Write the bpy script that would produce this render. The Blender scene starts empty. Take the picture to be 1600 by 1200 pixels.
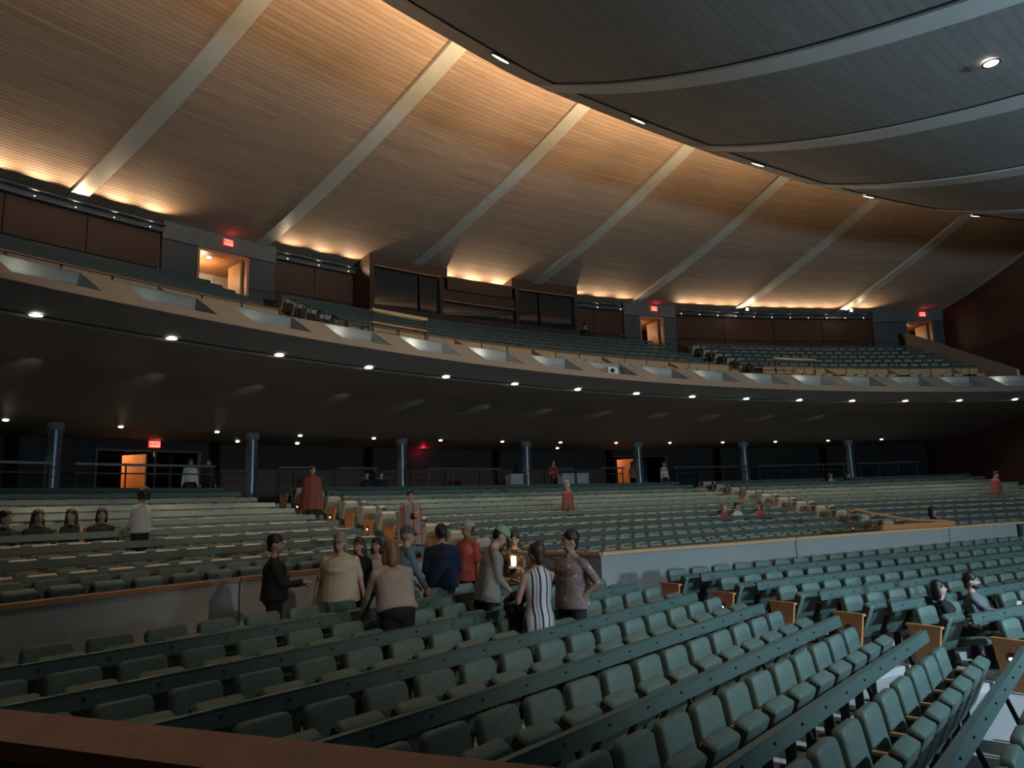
import bpy, bmesh, math, random
import numpy as np
from mathutils import Vector, Matrix

random.seed(7)
S = bpy.context.scene
COL = S.collection
PI = math.pi
rad = math.radians
ZE = 3.0                      # eye level above the lowest stalls floor datum
OX, OY = 25.556, -10.212      # common centre of the curved house, in metres from the photographer

# ------------------------------------------------------------------ camera
cam_d = bpy.data.cameras.new('camera')
cam_d.sensor_width = 36.0
cam_d.lens = 36.0 * 1130.0 / 1600.0
cam_d.clip_end = 300
cam = bpy.data.objects.new('camera', cam_d)
COL.objects.link(cam)
PITCH, ROLL = 0.1697, -0.0359
_X = Vector((1, 0, 0)); _U = Vector((0, -math.sin(PITCH), math.cos(PITCH)))
_R = math.cos(ROLL) * _X + math.sin(ROLL) * _U
_V = -math.sin(ROLL) * _X + math.cos(ROLL) * _U
_F = Vector((0, math.cos(PITCH), math.sin(PITCH)))
cam.matrix_world = Matrix(((_R.x, _V.x, -_F.x, 0), (_R.y, _V.y, -_F.y, 0), (_R.z, _V.z, -_F.z, ZE), (0, 0, 0, 1)))
S.camera = cam

# ------------------------------------------------------------------ world, exposure
W = bpy.data.worlds.new('world'); S.world = W; W.use_nodes = True
W.node_tree.nodes['Background'].inputs[0].default_value = (0.55, 0.7, 1.0, 1)
W.node_tree.nodes['Background'].inputs[1].default_value = 0.008
S.view_settings.view_transform = 'Standard'
S.view_settings.look = 'None'
S.view_settings.gamma = 1.0
S.view_settings.use_curve_mapping = False
S.view_settings.exposure = 0.0
S.cycles.max_bounces = 5
S.cycles.diffuse_bounces = 2
S.cycles.glossy_bounces = 2
S.cycles.transmission_bounces = 4
S.cycles.caustics_reflective = False
S.cycles.caustics_refractive = False
S.cycles.use_adaptive_sampling = True
S.cycles.adaptive_threshold = 0.08
S.cycles.adaptive_min_samples = 16


def P(th, R, z):
    t = rad(th)
    return Vector((OX + R * math.sin(t), OY + R * math.cos(t), z + ZE))


def spot(name, loc, target, energy, color, angle=60, blend=0.5, radius=0.1):
    d = bpy.data.lights.new(name, 'SPOT')
    d.energy = energy; d.color = color; d.spot_size = rad(angle); d.spot_blend = blend; d.shadow_soft_size = radius
    o = bpy.data.objects.new(name, d); COL.objects.link(o)
    o.location = loc
    o.rotation_euler = (Vector(target) - Vector(loc)).to_track_quat('-Z', 'Y').to_euler()
    return o


def point(name, loc, energy, color, radius=0.1):
    d = bpy.data.lights.new(name, 'POINT')
    d.energy = energy; d.color = color; d.shadow_soft_size = radius
    o = bpy.data.objects.new(name, d); COL.objects.link(o); o.location = loc
    return o


WARM = (1.0, 0.74, 0.47)
WARMW = (1.0, 0.83, 0.62)
COOL = (0.50, 0.77, 1.0)
NEUT = (0.93, 0.98, 0.95)
# stage lanterns, hung over the stage to the right of and behind the photographer
spot('stage_lantern_key', (14.0, 0.5, 6.6 + ZE), (7.4, 7.0, -2.4 + ZE), 11500, COOL, 52, 1.0, 0.10)
spot('stage_lantern_wash', (18.0, -4.0, 7.0 + ZE), (9.5, 15.5, -1.5 + ZE), 1900, (1.0, 0.95, 0.84), 44, 1.0, 0.35)
spot('stage_lantern_roof', (17.0, -3.0, 1.0 + ZE), (12.0, 12.0, 8.5 + ZE), 12000, COOL, 110, 0.9, 0.6)
spot('stage_lantern_people', (9.0, -3.0, 4.5 + ZE), (-0.6, 10.4, -0.9 + ZE), 1700, (1.0, 0.86, 0.7), 30, 0.9, 0.15)
spot('stage_lantern_balcony', (19.0, -6.0, 6.0 + ZE), (0.0, 22.0, 6.2 + ZE), 1500, (1.0, 0.92, 0.8), 40, 1.0, 0.4)
# lamps in the clerestory between the two roofs, washing the rear ceiling
for th, e in ((-58, 1500), (-52.5, 1700), (-47, 1900), (-42, 2000), (-37, 1900), (-32, 1600), (-27, 1050), (-22, 700), (-17, 480), (-12, 310), (-6, 190)):
    spot('clerestory_lamp', P(th, 35.3, 11.3), P(th, 39.3, 13.2), e, WARM, 80, 1.0, 0.25)

# ------------------------------------------------------------------ materials
MATS = {}


def mat(name, col, rough=0.7, metal=0.0, var=0.12, scale=6.0, bump=0.0, bscale=60.0, stretch=None, col2=None, emit=None, estr=0.0, spec=0.5, coat=0.0):
    if name in MATS:
        return MATS[name]
    m = bpy.data.materials.new(name); m.use_nodes = True
    nt = m.node_tree; b = nt.nodes['Principled BSDF']
    b.inputs['Roughness'].default_value = rough
    b.inputs['Metallic'].default_value = metal
    b.inputs['Specular IOR Level'].default_value = spec
    if coat:
        b.inputs['Coat Weight'].default_value = coat
    c = (*col, 1)
    if emit:
        b.inputs['Emission Color'].default_value = (*emit, 1)
        b.inputs['Emission Strength'].default_value = estr
    tc = nt.nodes.new('ShaderNodeTexCoord')
    src = tc.outputs['Object']
    if stretch:
        mp = nt.nodes.new('ShaderNodeMapping'); mp.inputs['Scale'].default_value = stretch
        nt.links.new(src, mp.inputs[0]); src = mp.outputs[0]
    if var > 0 or col2:
        n = nt.nodes.new('ShaderNodeTexNoise'); n.inputs['Scale'].default_value = scale; n.inputs['Detail'].default_value = 6
        nt.links.new(src, n.inputs['Vector'])
        r = nt.nodes.new('ShaderNodeValToRGB')
        r.color_ramp.elements[0].position = 0.3; r.color_ramp.elements[1].position = 0.7
        k = col2 if col2 else tuple(x * (1 - var) for x in col)
        j = col if col2 else tuple(min(1, x * (1 + var)) for x in col)
        r.color_ramp.elements[0].color = (*k, 1); r.color_ramp.elements[1].color = (*j, 1)
        nt.links.new(n.outputs['Fac'], r.inputs[0]); nt.links.new(r.outputs[0], b.inputs['Base Color'])
    else:
        b.inputs['Base Color'].default_value = c
    if bump > 0:
        n2 = nt.nodes.new('ShaderNodeTexNoise'); n2.inputs['Scale'].default_value = bscale; n2.inputs['Detail'].default_value = 3
        nt.links.new(src, n2.inputs['Vector'])
        bp = nt.nodes.new('ShaderNodeBump'); bp.inputs['Strength'].default_value = bump; bp.inputs['Distance'].default_value = 0.01
        nt.links.new(n2.outputs['Fac'], bp.inputs['Height']); nt.links.new(bp.outputs[0], b.inputs['Normal'])
    MATS[name] = m
    return m


def radial_wood(name, c1, c2, rough, line, freq):
    """boards that run round the house: grain stretched along the ring"""
    m = bpy.data.materials.new(name); m.use_nodes = True
    nt = m.node_tree; b = nt.nodes['Principled BSDF']; b.inputs['Roughness'].default_value = rough
    N = nt.nodes.new; L = nt.links.new
    g = N('ShaderNodeNewGeometry')
    sub = N('ShaderNodeVectorMath'); sub.operation = 'SUBTRACT'; sub.inputs[1].default_value = (OX, OY, 0)
    L(g.outputs['Position'], sub.inputs[0])
    sep = N('ShaderNodeSeparateXYZ'); L(sub.outputs[0], sep.inputs[0])
    at = N('ShaderNodeMath'); at.operation = 'ARCTAN2'; L(sep.outputs[0], at.inputs[0]); L(sep.outputs[1], at.inputs[1])
    cxy = N('ShaderNodeCombineXYZ'); L(sep.outputs[0], cxy.inputs[0]); L(sep.outputs[1], cxy.inputs[1])
    ln = N('ShaderNodeVectorMath'); ln.operation = 'LENGTH'; L(cxy.outputs[0], ln.inputs[0])
    rs = N('ShaderNodeMath'); rs.operation = 'MULTIPLY'; rs.inputs[1].default_value = freq; L(ln.outputs['Value'], rs.inputs[0])
    fl = N('ShaderNodeMath'); fl.operation = 'FLOOR'; L(rs.outputs[0], fl.inputs[0])
    ts = N('ShaderNodeMath'); ts.operation = 'MULTIPLY'; ts.inputs[1].default_value = 22.0; L(at.outputs[0], ts.inputs[0])
    # tone of each board
    cb = N('ShaderNodeCombineXYZ'); L(fl.outputs[0], cb.inputs[0])
    tq = N('ShaderNodeMath'); tq.operation = 'MULTIPLY'; tq.inputs[1].default_value = 0.35; L(ts.outputs[0], tq.inputs[0])
    L(tq.outputs[0], cb.inputs[1])
    n1 = N('ShaderNodeTexNoise'); n1.inputs['Scale'].default_value = 1.3; n1.inputs['Detail'].default_value = 2; L(cb.outputs[0], n1.inputs['Vector'])
    # grain
    cg = N('ShaderNodeCombineXYZ'); L(rs.outputs[0], cg.inputs[0]); L(ts.outputs[0], cg.inputs[1])
    n2 = N('ShaderNodeTexNoise'); n2.inputs['Scale'].default_value = 2.2; n2.inputs['Detail'].default_value = 5; n2.inputs['Distortion'].default_value = 0.5; L(cg.outputs[0], n2.inputs['Vector'])
    mx = N('ShaderNodeMath'); mx.operation = 'MULTIPLY_ADD'; mx.inputs[1].default_value = 0.6; L(n1.outputs['Fac'], mx.inputs[0])
    m2 = N('ShaderNodeMath'); m2.operation = 'MULTIPLY'; m2.inputs[1].default_value = 0.4; L(n2.outputs['Fac'], m2.inputs[0]); L(m2.outputs[0], mx.inputs[2])
    r = N('ShaderNodeValToRGB'); r.color_ramp.elements[0].position = 0.32; r.color_ramp.elements[1].position = 0.68
    r.color_ramp.elements[0].color = (*c1, 1); r.color_ramp.elements[1].color = (*c2, 1); L(mx.outputs[0], r.inputs[0])
    # joint between boards
    fr = N('ShaderNodeMath'); fr.operation = 'FRACT'; L(rs.outputs[0], fr.inputs[0])
    lt = N('ShaderNodeMath'); lt.operation = 'GREATER_THAN'; lt.inputs[1].default_value = 0.9; L(fr.outputs[0], lt.inputs[0])
    mk = N('ShaderNodeMath'); mk.operation = 'MULTIPLY'; mk.inputs[1].default_value = line; L(lt.outputs[0], mk.inputs[0])
    mix = N('ShaderNodeMix'); mix.data_type = 'RGBA'; mix.inputs['B'].default_value = (c1[0] * .3, c1[1] * .3, c1[2] * .3, 1)
    L(mk.outputs[0], mix.inputs['Factor']); L(r.outputs[0], mix.inputs['A']); L(mix.outputs['Result'], b.inputs['Base Color'])
    MATS[name] = m
    return m


M_CEIL = radial_wood('rear ceiling wood', (0.40, 0.255, 0.165), (0.56, 0.385, 0.26), 0.75, 0.7, 1 / 0.16)
M_ROOF = radial_wood('front roof wood', (0.30, 0.285, 0.27), (0.38, 0.36, 0.34), 0.6, 0.25, 1 / 0.22)
M_RIB = mat('painted rib', (0.60, 0.56, 0.47), 0.45, var=0.05, scale=2)
M_RIB2 = mat('pale roof rib', (0.74, 0.74, 0.70), 0.45, var=0.04, scale=2)
M_TRIMB = mat('pale trim', (0.45, 0.40, 0.33), 0.5, var=0.06)
M_DARK = mat('dark joint', (0.02, 0.018, 0.016), 0.8, var=0)
M_SEAT = mat('green seat fabric', (0.112, 0.160, 0.135), 0.55, var=0.10, scale=14, bump=0.15, bscale=250)
M_SEATB = mat('seat shell', (0.05, 0.052, 0.035), 0.6, var=0.1)
M_RAIL = mat('dark green rail paint', (0.078, 0.120, 0.106), 0.42, var=0.08, scale=4)
M_BLACK = mat('black metal', (0.012, 0.012, 0.013), 0.5, var=0)
M_STEEL = mat('dark steel column', (0.11, 0.125, 0.14), 0.35, 0.6, var=0.08)
M_WOOD = mat('orange wood', (0.52, 0.21, 0.075), 0.45, var=0.2, scale=5, stretch=(2, 2, 14), bump=0.05)
M_WOODL = mat('pale wood', (0.62, 0.36, 0.17), 0.45, var=0.15, scale=5, stretch=(10, 10, 2))
M_WALLW = mat('dark panelled wood', (0.050, 0.021, 0.009), 0.5, var=0.18, scale=3, stretch=(1, 1, 6))
M_GREY = mat('grey plaster', (0.30, 0.30, 0.28), 0.8, var=0.05, scale=2, bump=0.1, bscale=120)
M_CONC = mat('floor concrete', (0.43, 0.42, 0.40), 0.55, var=0.12, scale=1.5, bump=0.08, bscale=40)
M_TAN = mat('tan balcony plaster', (0.42, 0.37, 0.29), 0.75, var=0.05, scale=3, bump=0.12, bscale=150)
M_FASC = mat('grey balcony underside', (0.13, 0.13, 0.125), 0.75, var=0.08, scale=3)
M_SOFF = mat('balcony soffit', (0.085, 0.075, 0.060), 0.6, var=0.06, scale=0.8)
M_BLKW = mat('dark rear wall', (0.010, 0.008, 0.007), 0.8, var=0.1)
M_REDW = mat('red brown side wall', (0.085, 0.030, 0.020), 0.6, var=0.12, scale=1.2)
M_CORR = mat('corridor plaster', (0.62, 0.55, 0.42), 0.8, var=0.04)
M_LENS = mat('lamp lens', (1, 1, 1), 0.4, var=0, emit=(1.0, 0.93, 0.82), estr=9)
M_LENSW = mat('warm lamp lens', (1, 1, 1), 0.4, var=0, emit=(1.0, 0.80, 0.52), estr=12)
M_EXITF = mat('exit sign face', (0.9, 0.3, 0.25), 0.5, var=0, emit=(1.0, 0.16, 0.10), estr=3.2)
M_EXITL = mat('exit sign letters', (0.25, 0.0, 0.0), 0.5, var=0, emit=(0.5, 0.0, 0.0), estr=0.4)
M_PIER = mat('dark grey pier', (0.075, 0.078, 0.075), 0.8, var=0.05)
M_RECESS = mat('recess lining', (0.27, 0.285, 0.28), 0.6, var=0.05)
M_GLASS = mat('booth glass', (0.02, 0.022, 0.022), 0.04, var=0, spec=0.9)
M_PARA = mat('rust brown rail top', (0.23, 0.088, 0.042), 0.6, var=0.18, scale=9, bump=0.25, bscale=40)
M_BRASS = mat('copper trim', (0.45, 0.22, 0.12), 0.4, 0.5, var=0.1)
M_UNDER = mat('rear seat underside', (0.46, 0.40, 0.29), 0.6, var=0.12, scale=10)
M_SPEAK = mat('speaker grille', (0.10, 0.10, 0.10), 0.7, var=0.1, scale=80)


# ------------------------------------------------------------------ mesh helpers
class MB:
    def __init__(self):
        self.v = []; self.f = []; self.m = []; self.cur = 0

    def add(self, verts, faces, mi=None):
        k = len(self.v); self.v.extend([tuple(x) for x in verts])
        self.f.extend([tuple(i + k for i in fc) for fc in faces]); self.m.extend([self.cur if mi is None else mi] * len(faces))

    def box(self, c, ax, ay, az, mi=None):
        c = Vector(c); ax = Vector(ax); ay = Vector(ay); az = Vector(az)
        vs = [c + sx * ax + sy * ay + sz * az for sz in (-1, 1) for sy in (-1, 1) for sx in (-1, 1)]
        self.add(vs, [(0, 2, 3, 1), (4, 5, 7, 6), (0, 1, 5, 4), (2, 6, 7, 3), (0, 4, 6, 2), (1, 3, 7, 5)], mi)

    def bx(self, x0, x1, y0, y1, z0, z1, mi=None):
        self.box(((x0 + x1) / 2, (y0 + y1) / 2, (z0 + z1) / 2), ((x1 - x0) / 2, 0, 0), (0, (y1 - y0) / 2, 0), (0, 0, (z1 - z0) / 2), mi)

    def loft(self, rings, caps=True, closed=True, mi=None):
        n = len(rings[0]); vs = [p for r in rings for p in r]; fs = []
        for i in range(len(rings) - 1):
            for j in range(n if closed else n - 1):
                a = i * n + j; b = i * n + (j + 1) % n
                fs.append((a, b, b + n, a + n))
        if caps:
            fs.append(tuple(range(n - 1, -1, -1))); k = (len(rings) - 1) * n; fs.append(tuple(range(k, k + n)))
        self.add(vs, fs, mi)

    def tube(self, a, b, r, r2=None, n=10, mi=None):
        a = Vector(a); b = Vector(b); r2 = r if r2 is None else r2
        d = (b - a).normalized(); u = d.orthogonal().normalized(); w = d.cross(u)
        R = lambda p, q: [p + q * (math.cos(2 * PI * i / n) * u + math.sin(2 * PI * i / n) * w) for i in range(n)]
        self.loft([R(a, r), R(b, r2)], mi=mi)

    def path(self, pts, r, n=8, mi=None):
        pts = [Vector(p) for p in pts]; rings = []
        for i, p in enumerate(pts):
            d = (pts[min(i + 1, len(pts) - 1)] - pts[max(i - 1, 0)]).normalized()
            u = d.cross(Vector((0, 0, 1)));
            u = u.normalized() if u.length > 1e-3 else Vector((1, 0, 0))
            w = d.cross(u)
            rings.append([p + r * (math.cos(2 * PI * k / n) * u + math.sin(2 * PI * k / n) * w) for k in range(n)])
        self.loft(rings, mi=mi)

    def sweep(self, prof, th0, th1, step=1.0, closed=True, mi=None):
        """profile of (R, z) swept round the house"""
        n = max(1, int(math.ceil(abs(th1 - th0) / step)))
        rings = [[P(th0 + (th1 - th0) * i / n, R, z) for R, z in prof] for i in range(n + 1)]
        self.loft(rings, caps=closed, closed=closed, mi=mi)

    def capsule(self, a, b, ra, rb, n=10, mi=None):
        a = Vector(a); b = Vector(b); d = b - a
        d = d.normalized() if d.length > 1e-6 else Vector((0, 0, 1))
        u = d.orthogonal().normalized(); w = d.cross(u); rings = []
        for c, r, angs in ((a, ra, (-75, -40, 0)), (b, rb, (0, 40, 75))):
            for g in angs:
                q = c + d * r * math.sin(rad(g)); rr = r * math.cos(rad(g))
                rings.append([q + rr * (math.cos(2 * PI * k / n) * u + math.sin(2 * PI * k / n) * w) for k in range(n)])
        self.loft(rings, mi=mi)

    def ell(self, c, r, rot=None, n=12, m=8, zmin=-1.0, mi=None):
        c = Vector(c); rings = []
        a0 = math.asin(max(-1, zmin))
        for i in range(m + 1):
            g = a0 + (PI / 2 - a0) * i / m
            if zmin <= -1: g = -PI / 2 * 0.97 + PI * 0.97 * i / m
            elif i == m: g = PI / 2 * 0.97
            ring = []
            for k in range(n):
                v = Vector((r[0] * math.cos(g) * math.cos(2 * PI * k / n), r[1] * math.cos(g) * math.sin(2 * PI * k / n), r[2] * math.sin(g)))
                if rot is not None: v = rot @ v
                ring.append(c + v)
            rings.append(ring)
        self.loft(rings, mi=mi)

    def mesh(self, name, origin=None):
        me = bpy.data.meshes.new(name)
        if origin is not None:
            o = Vector(origin); vs = [(x[0] - o.x, x[1] - o.y, x[2] - o.z) for x in self.v]
        else:
            vs = self.v
        me.from_pydata(vs, [], self.f)
        return me

    def build(self, name, mats, parent=None, origin=None, smooth=False, loc=None):
        me = self.mesh(name, origin)
        mats = mats if isinstance(mats, (list, tuple)) else [mats]
        for x in mats: me.materials.append(x)
        if len(mats) > 1: me.polygons.foreach_set('material_index', self.m)
        fixnormals(me)
        if smooth: shade(me)
        return link(name, me, parent, loc)


def fixnormals(me):
    bm = bmesh.new(); bm.from_mesh(me); bmesh.ops.recalc_face_normals(bm, faces=bm.faces[:]); bm.to_mesh(me); bm.free()


def shade(me, ang=40):
    me.polygons.foreach_set('use_smooth', [True] * len(me.polygons))
    try:
        me.set_sharp_from_angle(angle=rad(ang))
    except Exception:
        pass


def link(name, data, parent=None, loc=None, rotz=None):
    o = bpy.data.objects.new(name, data); COL.objects.link(o)
    if parent is not None: o.parent = parent
    if loc is not None: o.location = loc
    if rotz is not None: o.rotation_euler = (0, 0, rotz)
    return o


def tag(o, label=None, cat=None, group=None, kind=None):
    if label: o['label'] = label
    if cat: o['category'] = cat
    if group: o['group'] = group
    if kind: o['kind'] = kind
    return o


def thing(name, label, cat, loc, rotz=0.0, group=None):
    return tag(link(name, None, None, loc, rotz), label, cat, group)


def rounded_slab(w, h, t, r, n=5, arch=0.0):
    """soft rectangular pad: outline in x,z (z from 0 to h), thickness along y"""
    out = []
    for cx, cz, a0 in ((w / 2 - r, h - r, 0), (-w / 2 + r, h - r, 90), (-w / 2 + r, r, 180), (w / 2 - r, r, 270)):
        for i in range(n):
            a = rad(a0 + 90 * i / (n - 1)); out.append((cx + r * math.cos(a), cz + r * math.sin(a)))
    def ring(y, ins):
        res = []
        for x, z in out:
            k = 1 - ins * 2 / w; kz = 1 - ins * 2 / h
            zz = h / 2 + (z - h / 2) * kz
            if z > h / 2: zz += arch * (1 - (2 * x / w) ** 2)
            res.append((x * k, y, zz))
        return res
    e = min(0.025, t * 0.35)
    mb = MB(); mb.loft([ring(-t / 2, e), ring(-t / 2 + e * 0.35, e * 0.3), ring(-t / 2 + e, 0), ring(t / 2 - e, 0), ring(t / 2 - e * 0.35, e * 0.3), ring(t / 2, e)])
    return mb


def xform(mb, mtx):
    mb.v = [tuple(mtx @ Vector(p)) for p in mb.v]; return mb


def px_of(p):
    """frame position (1600 x 1200) of a world point; used only to skip seats nobody can see"""
    d = Vector(p) - Vector((0, 0, ZE)); z = d.dot(_F)
    if z < 0.3: return None
    return 800 + 1130 * d.dot(_R) / z, 600 - 1130 * d.dot(_V) / z, z


ORD = ['first', 'second', 'third', 'fourth', 'fifth', 'sixth', 'seventh', 'eighth', 'ninth', 'tenth', 'eleventh', 'twelfth', 'thirteenth', 'fourteenth', 'fifteenth', 'sixteenth', 'seventeenth', 'eighteenth', 'nineteenth', 'twentieth']
ORD += ['twenty-' + x for x in ORD[:9]] + ['thirtieth'] + ['thirty-' + x for x in ORD[:9]]

# ------------------------------------------------------------------ front stalls geometry (straight rows in two blocks)
TL, TM = -49.7, -30.0
nL = Vector((math.sin(rad(TL)), math.cos(rad(TL)), 0)); dL = Vector((nL.y, -nL.x, 0))
nM = Vector((math.sin(rad(TM)), math.cos(rad(TM)), 0)); dM = Vector((nM.y, -nM.x, 0))
railL = lambda k: 7.19 - k
railM = lambda k: 9.56 - 0.95 * (k - 1)
railz = lambda k: -(1.133 + 0.1 * k)
floorz = lambda k: railz(k) - 0.84
endM = lambda k: 8.89 + 0.30 * (k - 1)
zf = lambda R: -1.07 + 0.18 * (R - 40.54)      # rear stalls floor


def QL(s, n, z): return dL * s + nL * n + Vector((0, 0, z + ZE))
def QM(s, n, z): return dM * s + nM * n + Vector((0, 0, z + ZE))


# ================================================================== STRUCTURE
floor = tag(link('floor', None, None, (0, 0, 0)), 'grey concrete stalls floor rising in shallow steps', None, None, 'structure')
# foundation slab far below everything
b = MB(); b.bx(-40, 60, -35, 60, -0.75, -0.6); b.build('slab', M_CONC, floor)
for k in range(0, 10):
    n0 = railL(k) - 0.12; n1 = railL(k - 1) - 0.12 if k else 12.2
    b = MB(); s1 = 11.4
    vs = [QL(-14, n0, floorz(k)), QL(s1, n0, floorz(k)), QL(s1, n1, floorz(k)), QL(-14, n1, floorz(k))]
    lo = [v - Vector((0, 0, 0.5)) for v in vs]
    b.loft([lo, vs]); b.build('floor_step', M_CONC, floor)
for k in range(1, 10):
    n0 = railM(k) - 0.12; n1 = railM(k - 1) - 0.12 if k > 1 else 12.8
    b = MB(); s0 = endM(k) - 0.55; s1 = 36
    vs = [QM(s0, n0, floorz(k) - 0.004), QM(s1, n0, floorz(k) - 0.004), QM(s1, n1, floorz(k) - 0.004), QM(s0, n1, floorz(k) - 0.004)]
    lo = [v - Vector((0, 0, 0.5)) for v in vs]
    b.loft([lo, vs]); b.build('floor_step', M_CONC, floor)

# rear stalls: raked floor, one step per row
RROW = 0.95
rearR = [33.75 + RROW * i for i in range(14)]      # seat-back radii less 0.5 = rail radii
for i, R in enumerate(rearR):
    b = MB(); z = zf(R + 0.45); lo = -2.9
    b.sweep([(R - 0.1, lo), (R + RROW - 0.1, lo), (R + RROW - 0.1, z), (R - 0.1, z)], -45.0 if R < 36.7 else -74, 0.5, 2.0)
    if i == 3:
        b.build('floor_step', M_CONC, floor); b = MB(); b.sweep([(R - 0.1, lo), (R + RROW - 0.1, lo), (R + RROW - 0.1, z + 0.12), (R - 0.1, z + 0.12)], -74, -47.25, 2.0)
    b.build('floor_step', M_CONC, floor)
b = MB(); b.sweep([(46.9, -2.9), (56.5, -2.9), (56.5, 0.4), (46.9, 0.4)], -74, 0.5, 2.0); b.build('floor_step', M_CONC, floor)

# grey wall between front and rear stalls
wm = tag(link('wall_middle', None), 'low grey plaster wall with wooden cap between front and rear stalls', None, None, 'structure')
wallR = lambda t: 36.6 if t < -46 else float(np.interp(t, [-44.7, -42.3, -39.3, -32.2, -26.5, -19.5, -4], [34.1, 33.8, 33.35, 33.0, 32.9, 33.15, 34.2]))
def wsweep(mb, a, c, r0, r1, z0, z1):
    m = max(2, int((c - a) / 0.8)); rings = []
    for i in range(m + 1):
        t_ = a + (c - a) * i / m; R = wallR(t_)
        rings.append([P(t_, R + r0, z0), P(t_, R + r1, z0), P(t_, R + r1, z1), P(t_, R + r0, z1)])
    mb.loft(rings)
for th0, th1 in ((-74, -64), (-64, -54.35), (-54.30, -47.2), (-44.7, -35.55), (-35.5, -25.55), (-25.5, -15.5), (-15.45, -4)):
    b = MB(); wsweep(b, th0, th1, 0, 0.14, -2.7, -0.95); b.build('wall_panel', M_GREY, wm)
    b = MB(); wsweep(b, th0, th1, -0.04, 0.2, -0.945, -0.885); b.build('wall_cap', M_BRASS if th0 < -46 else M_WOODL, wm)
def wret(mb, o, z0, z1):
    mb.loft([[P(-44.72 - o, 34.1, z), P(-44.5 + o, 34.1, z), P(-44.5 + o, 36.7, z), P(-44.72 - o, 36.7, z)] for z in (z0, z1)])
b = MB(); wret(b, 0, -2.7, -0.95); b.build('wall_return', M_GREY, wm)
b = MB(); wret(b, 0.06, -0.945, -0.885); b.build('wall_cap', M_WOODL, wm)

# aisle stairs through the rear stalls at the first radial aisle
st = tag(link('stairs', None), 'concrete aisle stairs climbing between rear stalls blocks', None, None, 'structure')
for i in range(5):
    R0 = 33.9 + 0.6 * i; z = floorz(0) + (zf(36.9) - floorz(0)) * (i + 1) / 5
    b = MB(); b.sweep([(R0, -2.9), (R0 + 0.62, -2.9), (R0 + 0.62, z), (R0, z)], -47.2, -44.75, 1.2); b.build('stair_step', M_CONC, st)

# rear wall of the stalls with openings for two doors
wr = tag(link('wall_rear', None), 'black rear wall behind the stalls under the balcony', None, None, 'structure')
LOWDOORS = ((-48.3, -44.3), (-22.3, -18.0))
cuts = [-74, -48.3, -44.3, -22.3, -18.0, 0.5]
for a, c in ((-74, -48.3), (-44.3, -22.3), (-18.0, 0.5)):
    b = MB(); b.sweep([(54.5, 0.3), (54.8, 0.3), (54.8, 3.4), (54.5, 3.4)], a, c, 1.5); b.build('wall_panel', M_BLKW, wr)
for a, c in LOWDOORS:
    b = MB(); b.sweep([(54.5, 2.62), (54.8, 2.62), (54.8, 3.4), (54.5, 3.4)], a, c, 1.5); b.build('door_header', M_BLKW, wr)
# lower band of brown panelling on the rear wall
for i in range(11):
    a = -44.2 + 2 * i
    b = MB(); b.sweep([(54.38, 0.4), (54.49, 0.4), (54.49, 1.95), (54.38, 1.95)], a, a + 1.96, 1.0); b.build('wall_board', M_WALLW, wr)

# side wall on the far right
ws = tag(link('wall_right', None), 'tall dark red brown side wall at the far right', None, None, 'structure')
for z0, z1 in ((-2.8, 1.2), (1.22, 4.2), (4.22, 7.5), (7.52, 9.6), (9.62, 13.8)):
    b = MB(); b.loft([[P(-0.5, 27, z0), P(0.2, 27, z0), P(0.2, 56, z0), P(-0.5, 56, z0)], [P(-0.5, 27, z1), P(0.2, 27, z1), P(0.2, 56, z1), P(-0.5, 56, z1)]])
    b.build('wall_panel', M_REDW, ws)

# ---------------- balcony
bal = tag(link('wall_balcony', None), 'tan curved balcony front with slanted light recesses', None, None, 'structure')
FL = lambda v: (40.26 + v * 1.47, 4.05 + v * 0.90)        # up the sloping face
TH0, TH1 = -66.0, -0.5
rec = [-55.9 + 3.36 * k for k in range(-3, 17)]
HW = 1.08
V0, V1 = 0.34, 0.97
b = MB()
th = TH0
def facequad(mb, a, c, v0, v1):
    m = max(1, int((c - a) / 0.6))
    for i in range(m):
        x = a + (c - a) * i / m; y = a + (c - a) * (i + 1) / m
        mb.add([P(x, *FL(v0)), P(y, *FL(v0)), P(y, *FL(v1)), P(x, *FL(v1))], [(0, 1, 2, 3)])
for rc in rec + [None]:
    e = TH1 if rc is None else rc - HW
    if e > th: facequad(b, th, e, 0, 1)
    if rc is None: break
    a2, c2 = rc - HW, rc + HW
    facequad(b, a2, c2, 0, V0); facequad(b, a2, c2, V1, 1)
    th = c2
b.build('parapet_face', M_TAN, bal)
for rc in rec:
    a2, c2 = rc - HW, rc + HW
    b = MB()
    f0, f1 = FL(V0), FL(V1)
    bk0 = (f0[0] + 0.95, f0[1] + 0.02); bk1 = (f1[0] + 0.12, f1[1] + 0.02)
    m = 4
    for i in range(m):
        x = a2 + (c2 - a2) * i / m; y = a2 + (c2 - a2) * (i + 1) / m
        b.add([P(x, *f0), P(y, *f0), P(y, *bk0), P(x, *bk0)], [(0, 1, 2, 3)])
        b.add([P(x, *bk0), P(y, *bk0), P(y, *bk1), P(x, *bk1)], [(0, 1, 2, 3)])
        b.add([P(x, *f1), P(y, *f1), P(y, *bk1), P(x, *bk1)], [(0, 1, 2, 3)])
    for x in (a2, c2):
        b.add([P(x, *f0), P(x, *bk0), P(x, *bk1), P(x, *f1)], [(0, 1, 2, 3)])
    b.build('light_recess', M_RECESS, bal)
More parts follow.
